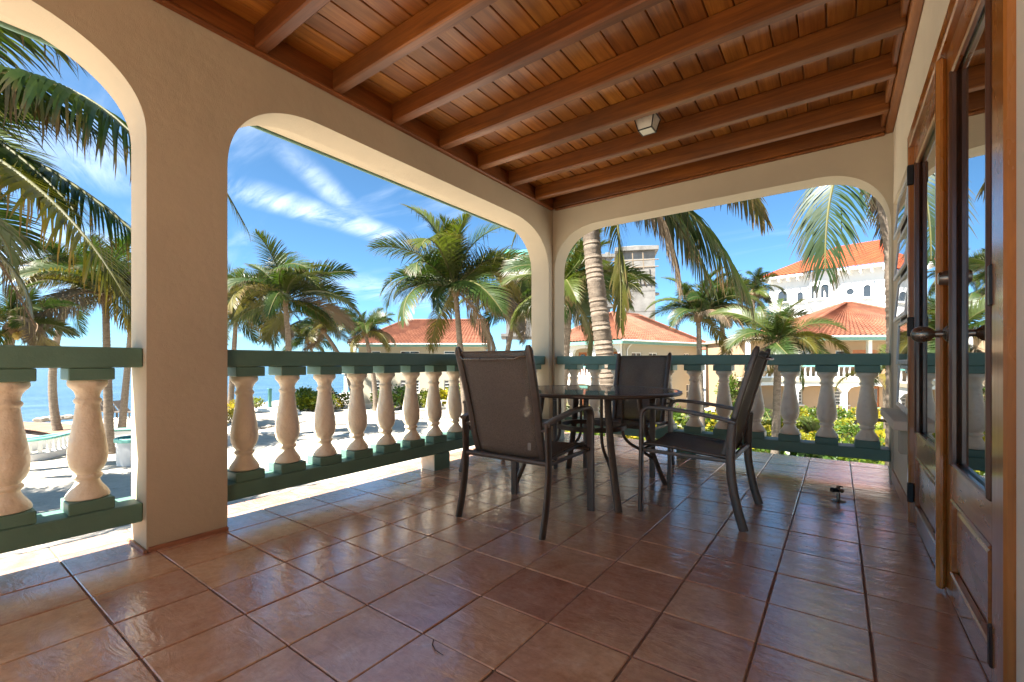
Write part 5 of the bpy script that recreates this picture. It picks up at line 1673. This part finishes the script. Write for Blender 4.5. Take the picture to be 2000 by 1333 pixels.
# ------------------------------------------------------------------ shore on the left
# curved low wall with turquoise coping and little balusters
def curved_wall(label, ctrl, h, pierced, n=26):
    P_ = [Vector((q.x, q.y, 0)) for q in [gpt(*c) for c in ctrl]]
    pts = []
    for i in range(len(P_)-1):
        for k in range(6): pts.append(P_[i].lerp(P_[i+1], k/6))
    pts.append(P_[-1]); 
    for _ in range(3): pts = [pts[0]]+[(a+b*2+c)/4 for a, b, c in zip(pts, pts[1:], pts[2:])]+[pts[-1]]
    o0 = pts[0].copy()
    t = thing('garden_wall', label, 'garden wall', (o0.x, o0.y, G))
    loc = [p-o0 for p in pts]
    top = .34 if pierced else h-.1
    MB().tube([(p.x, p.y, top/2-.05) for p in loc], 1.0, 8, flat=(.13, top/2+.05)).build('wall', M['whitebld'], t, 50)
    MB().tube([(p.x, p.y, h-.05) for p in loc], 1.0, 8, flat=(.17, .06)).build('coping', M['turq'], t, 50)
    if pierced:
        L_ = sum((b-a).length for a, b in zip(loc, loc[1:])); n_ = int(L_/.32); acc = 0; k = 0
        for a, b in zip(loc, loc[1:]):
            s = (b-a).length
            while k*L_/n_ < acc+s and k < n_:
                q = a.lerp(b, (k*L_/n_-acc)/s)
                o = obj('baluster', SB, t, (q.x, q.y, top-.02)); o.scale = (1.15, 1.15, (h-.1-top+.04)/.72); k += 1
            acc += s
    return t
curved_wall('curved white garden wall with turquoise coping and small balusters', [(-60, 905), (40, 905), (95, 897), (135, 885), (160, 868)], .95, True)
curved_wall('plain white garden wall with turquoise coping behind the balustered one', [(-60, 890), (50, 882), (130, 868), (200, 861), (300, 856)], .62, False)
p_ = gpt(262, 906)
pln = thing('planter', 'round white planter with turquoise rim beside the dark palm trunk', 'planter', (p_.x, p_.y, G))
MB().lathe([(.56, 0), (.58, .3), (.56, .95)], 28).build('bowl', M['whitebld'], pln, 40)
vs, fs = [], []
for (r, z) in ((.52, .95), (.64, .95), (.65, 1.08), (.60, 1.12), (.52, 1.10)):
    for j in range(28): vs.append((r*math.cos(j*math.pi/14), r*math.sin(j*math.pi/14), z))
for i in range(5):
    for j in range(28): fs.append((i*28+j, i*28+(j+1) % 28, ((i+1) % 5)*28+(j+1) % 28, ((i+1) % 5)*28+j))
MB().add(vs, fs).build('rim', M['turq'], pln, 40)
MB().lathe([(.5, .98), (.3, 1.02), (.02, 1.03)], 20).build('soil', M['stem'], pln, 40)
# boardwalk curving along the water
b0 = gpt(20, 850)
bw = thing('boardwalk', 'curved brown boardwalk on short posts above the shallows', 'boardwalk', (b0.x, b0.y, G))
ctrl = [(-120, 838), (20, 840), (80, 843), (125, 849), (165, 857)]
P_ = [gpt(*c)-Vector((b0.x, b0.y, G)) for c in ctrl]
line = []
for i in range(len(P_)-1):
    for k in range(14): line.append(P_[i].lerp(P_[i+1], k/14))
for a, b in zip(line, line[1:]):
    d = (b-a); an = math.atan2(d.y, d.x); L_ = d.length
    Mx = Matrix.Translation((a.x, a.y, 0)) @ Matrix.Rotation(an, 4, 'Z')
    MB().box(.01, L_-.01, -1.0, 1.0, .30, .37, .01, 0, Mx).build('plank', M['deck'], bw)
for i in range(0, len(line), 5): MB().box(line[i].x-.12, line[i].x+.12, line[i].y-.12, line[i].y+.12, -.6, .299, .01).build('post', M['deck'], bw)
# three beach loungers
def lounger():
    t = thing('sun_lounger', 'x', 'sun lounger', (0, 0, G), 0, 'black loungers on the beach')
    MB().box(-.32, .32, -1.2, .0, .33, .37, .01).build('bed', M['sling'], t)
    vs = [(-.32, 0, .34), (.32, 0, .34), (.32, .52, .98), (-.32, .52, .98), (-.32, .03, .31), (.32, .03, .31), (.32, .56, .96), (-.32, .56, .96)]
    MB().add(vs, [(0,1,2,3),(4,7,6,5),(0,4,5,1),(2,6,7,3),(0,3,7,4),(1,5,6,2)]).build('backrest', M['sling'], t)
    for x in (-.3, .3):
        for y in (-1.1, .1): MB().tube([(x, y, 0), (x, y, .34)], .025, 6).build('leg', M['bronze'], t)
        MB().tube([(x, .48, .03), (x, .40, .8)], .02, 6).build('strut', M['bronze'], t)
    return t
lg = lounger()
ls = [lg, copy_tree(lg), copy_tree(lg)]
for o, (px, py, l) in zip(ls, ((199, 816, 'black beach lounger directly left of the dark palm trunk'), (222, 817, 'black beach lounger between the two trunks by the planter'), (247, 817, 'black beach lounger nearest the broad pillar'))):
    q = gpt(px, py); o.location = (q.x, q.y, G); o.rotation_euler = (0, 0, R(128)); o['label'] = l
    o.scale = (1.35, 1.35, 1.35)
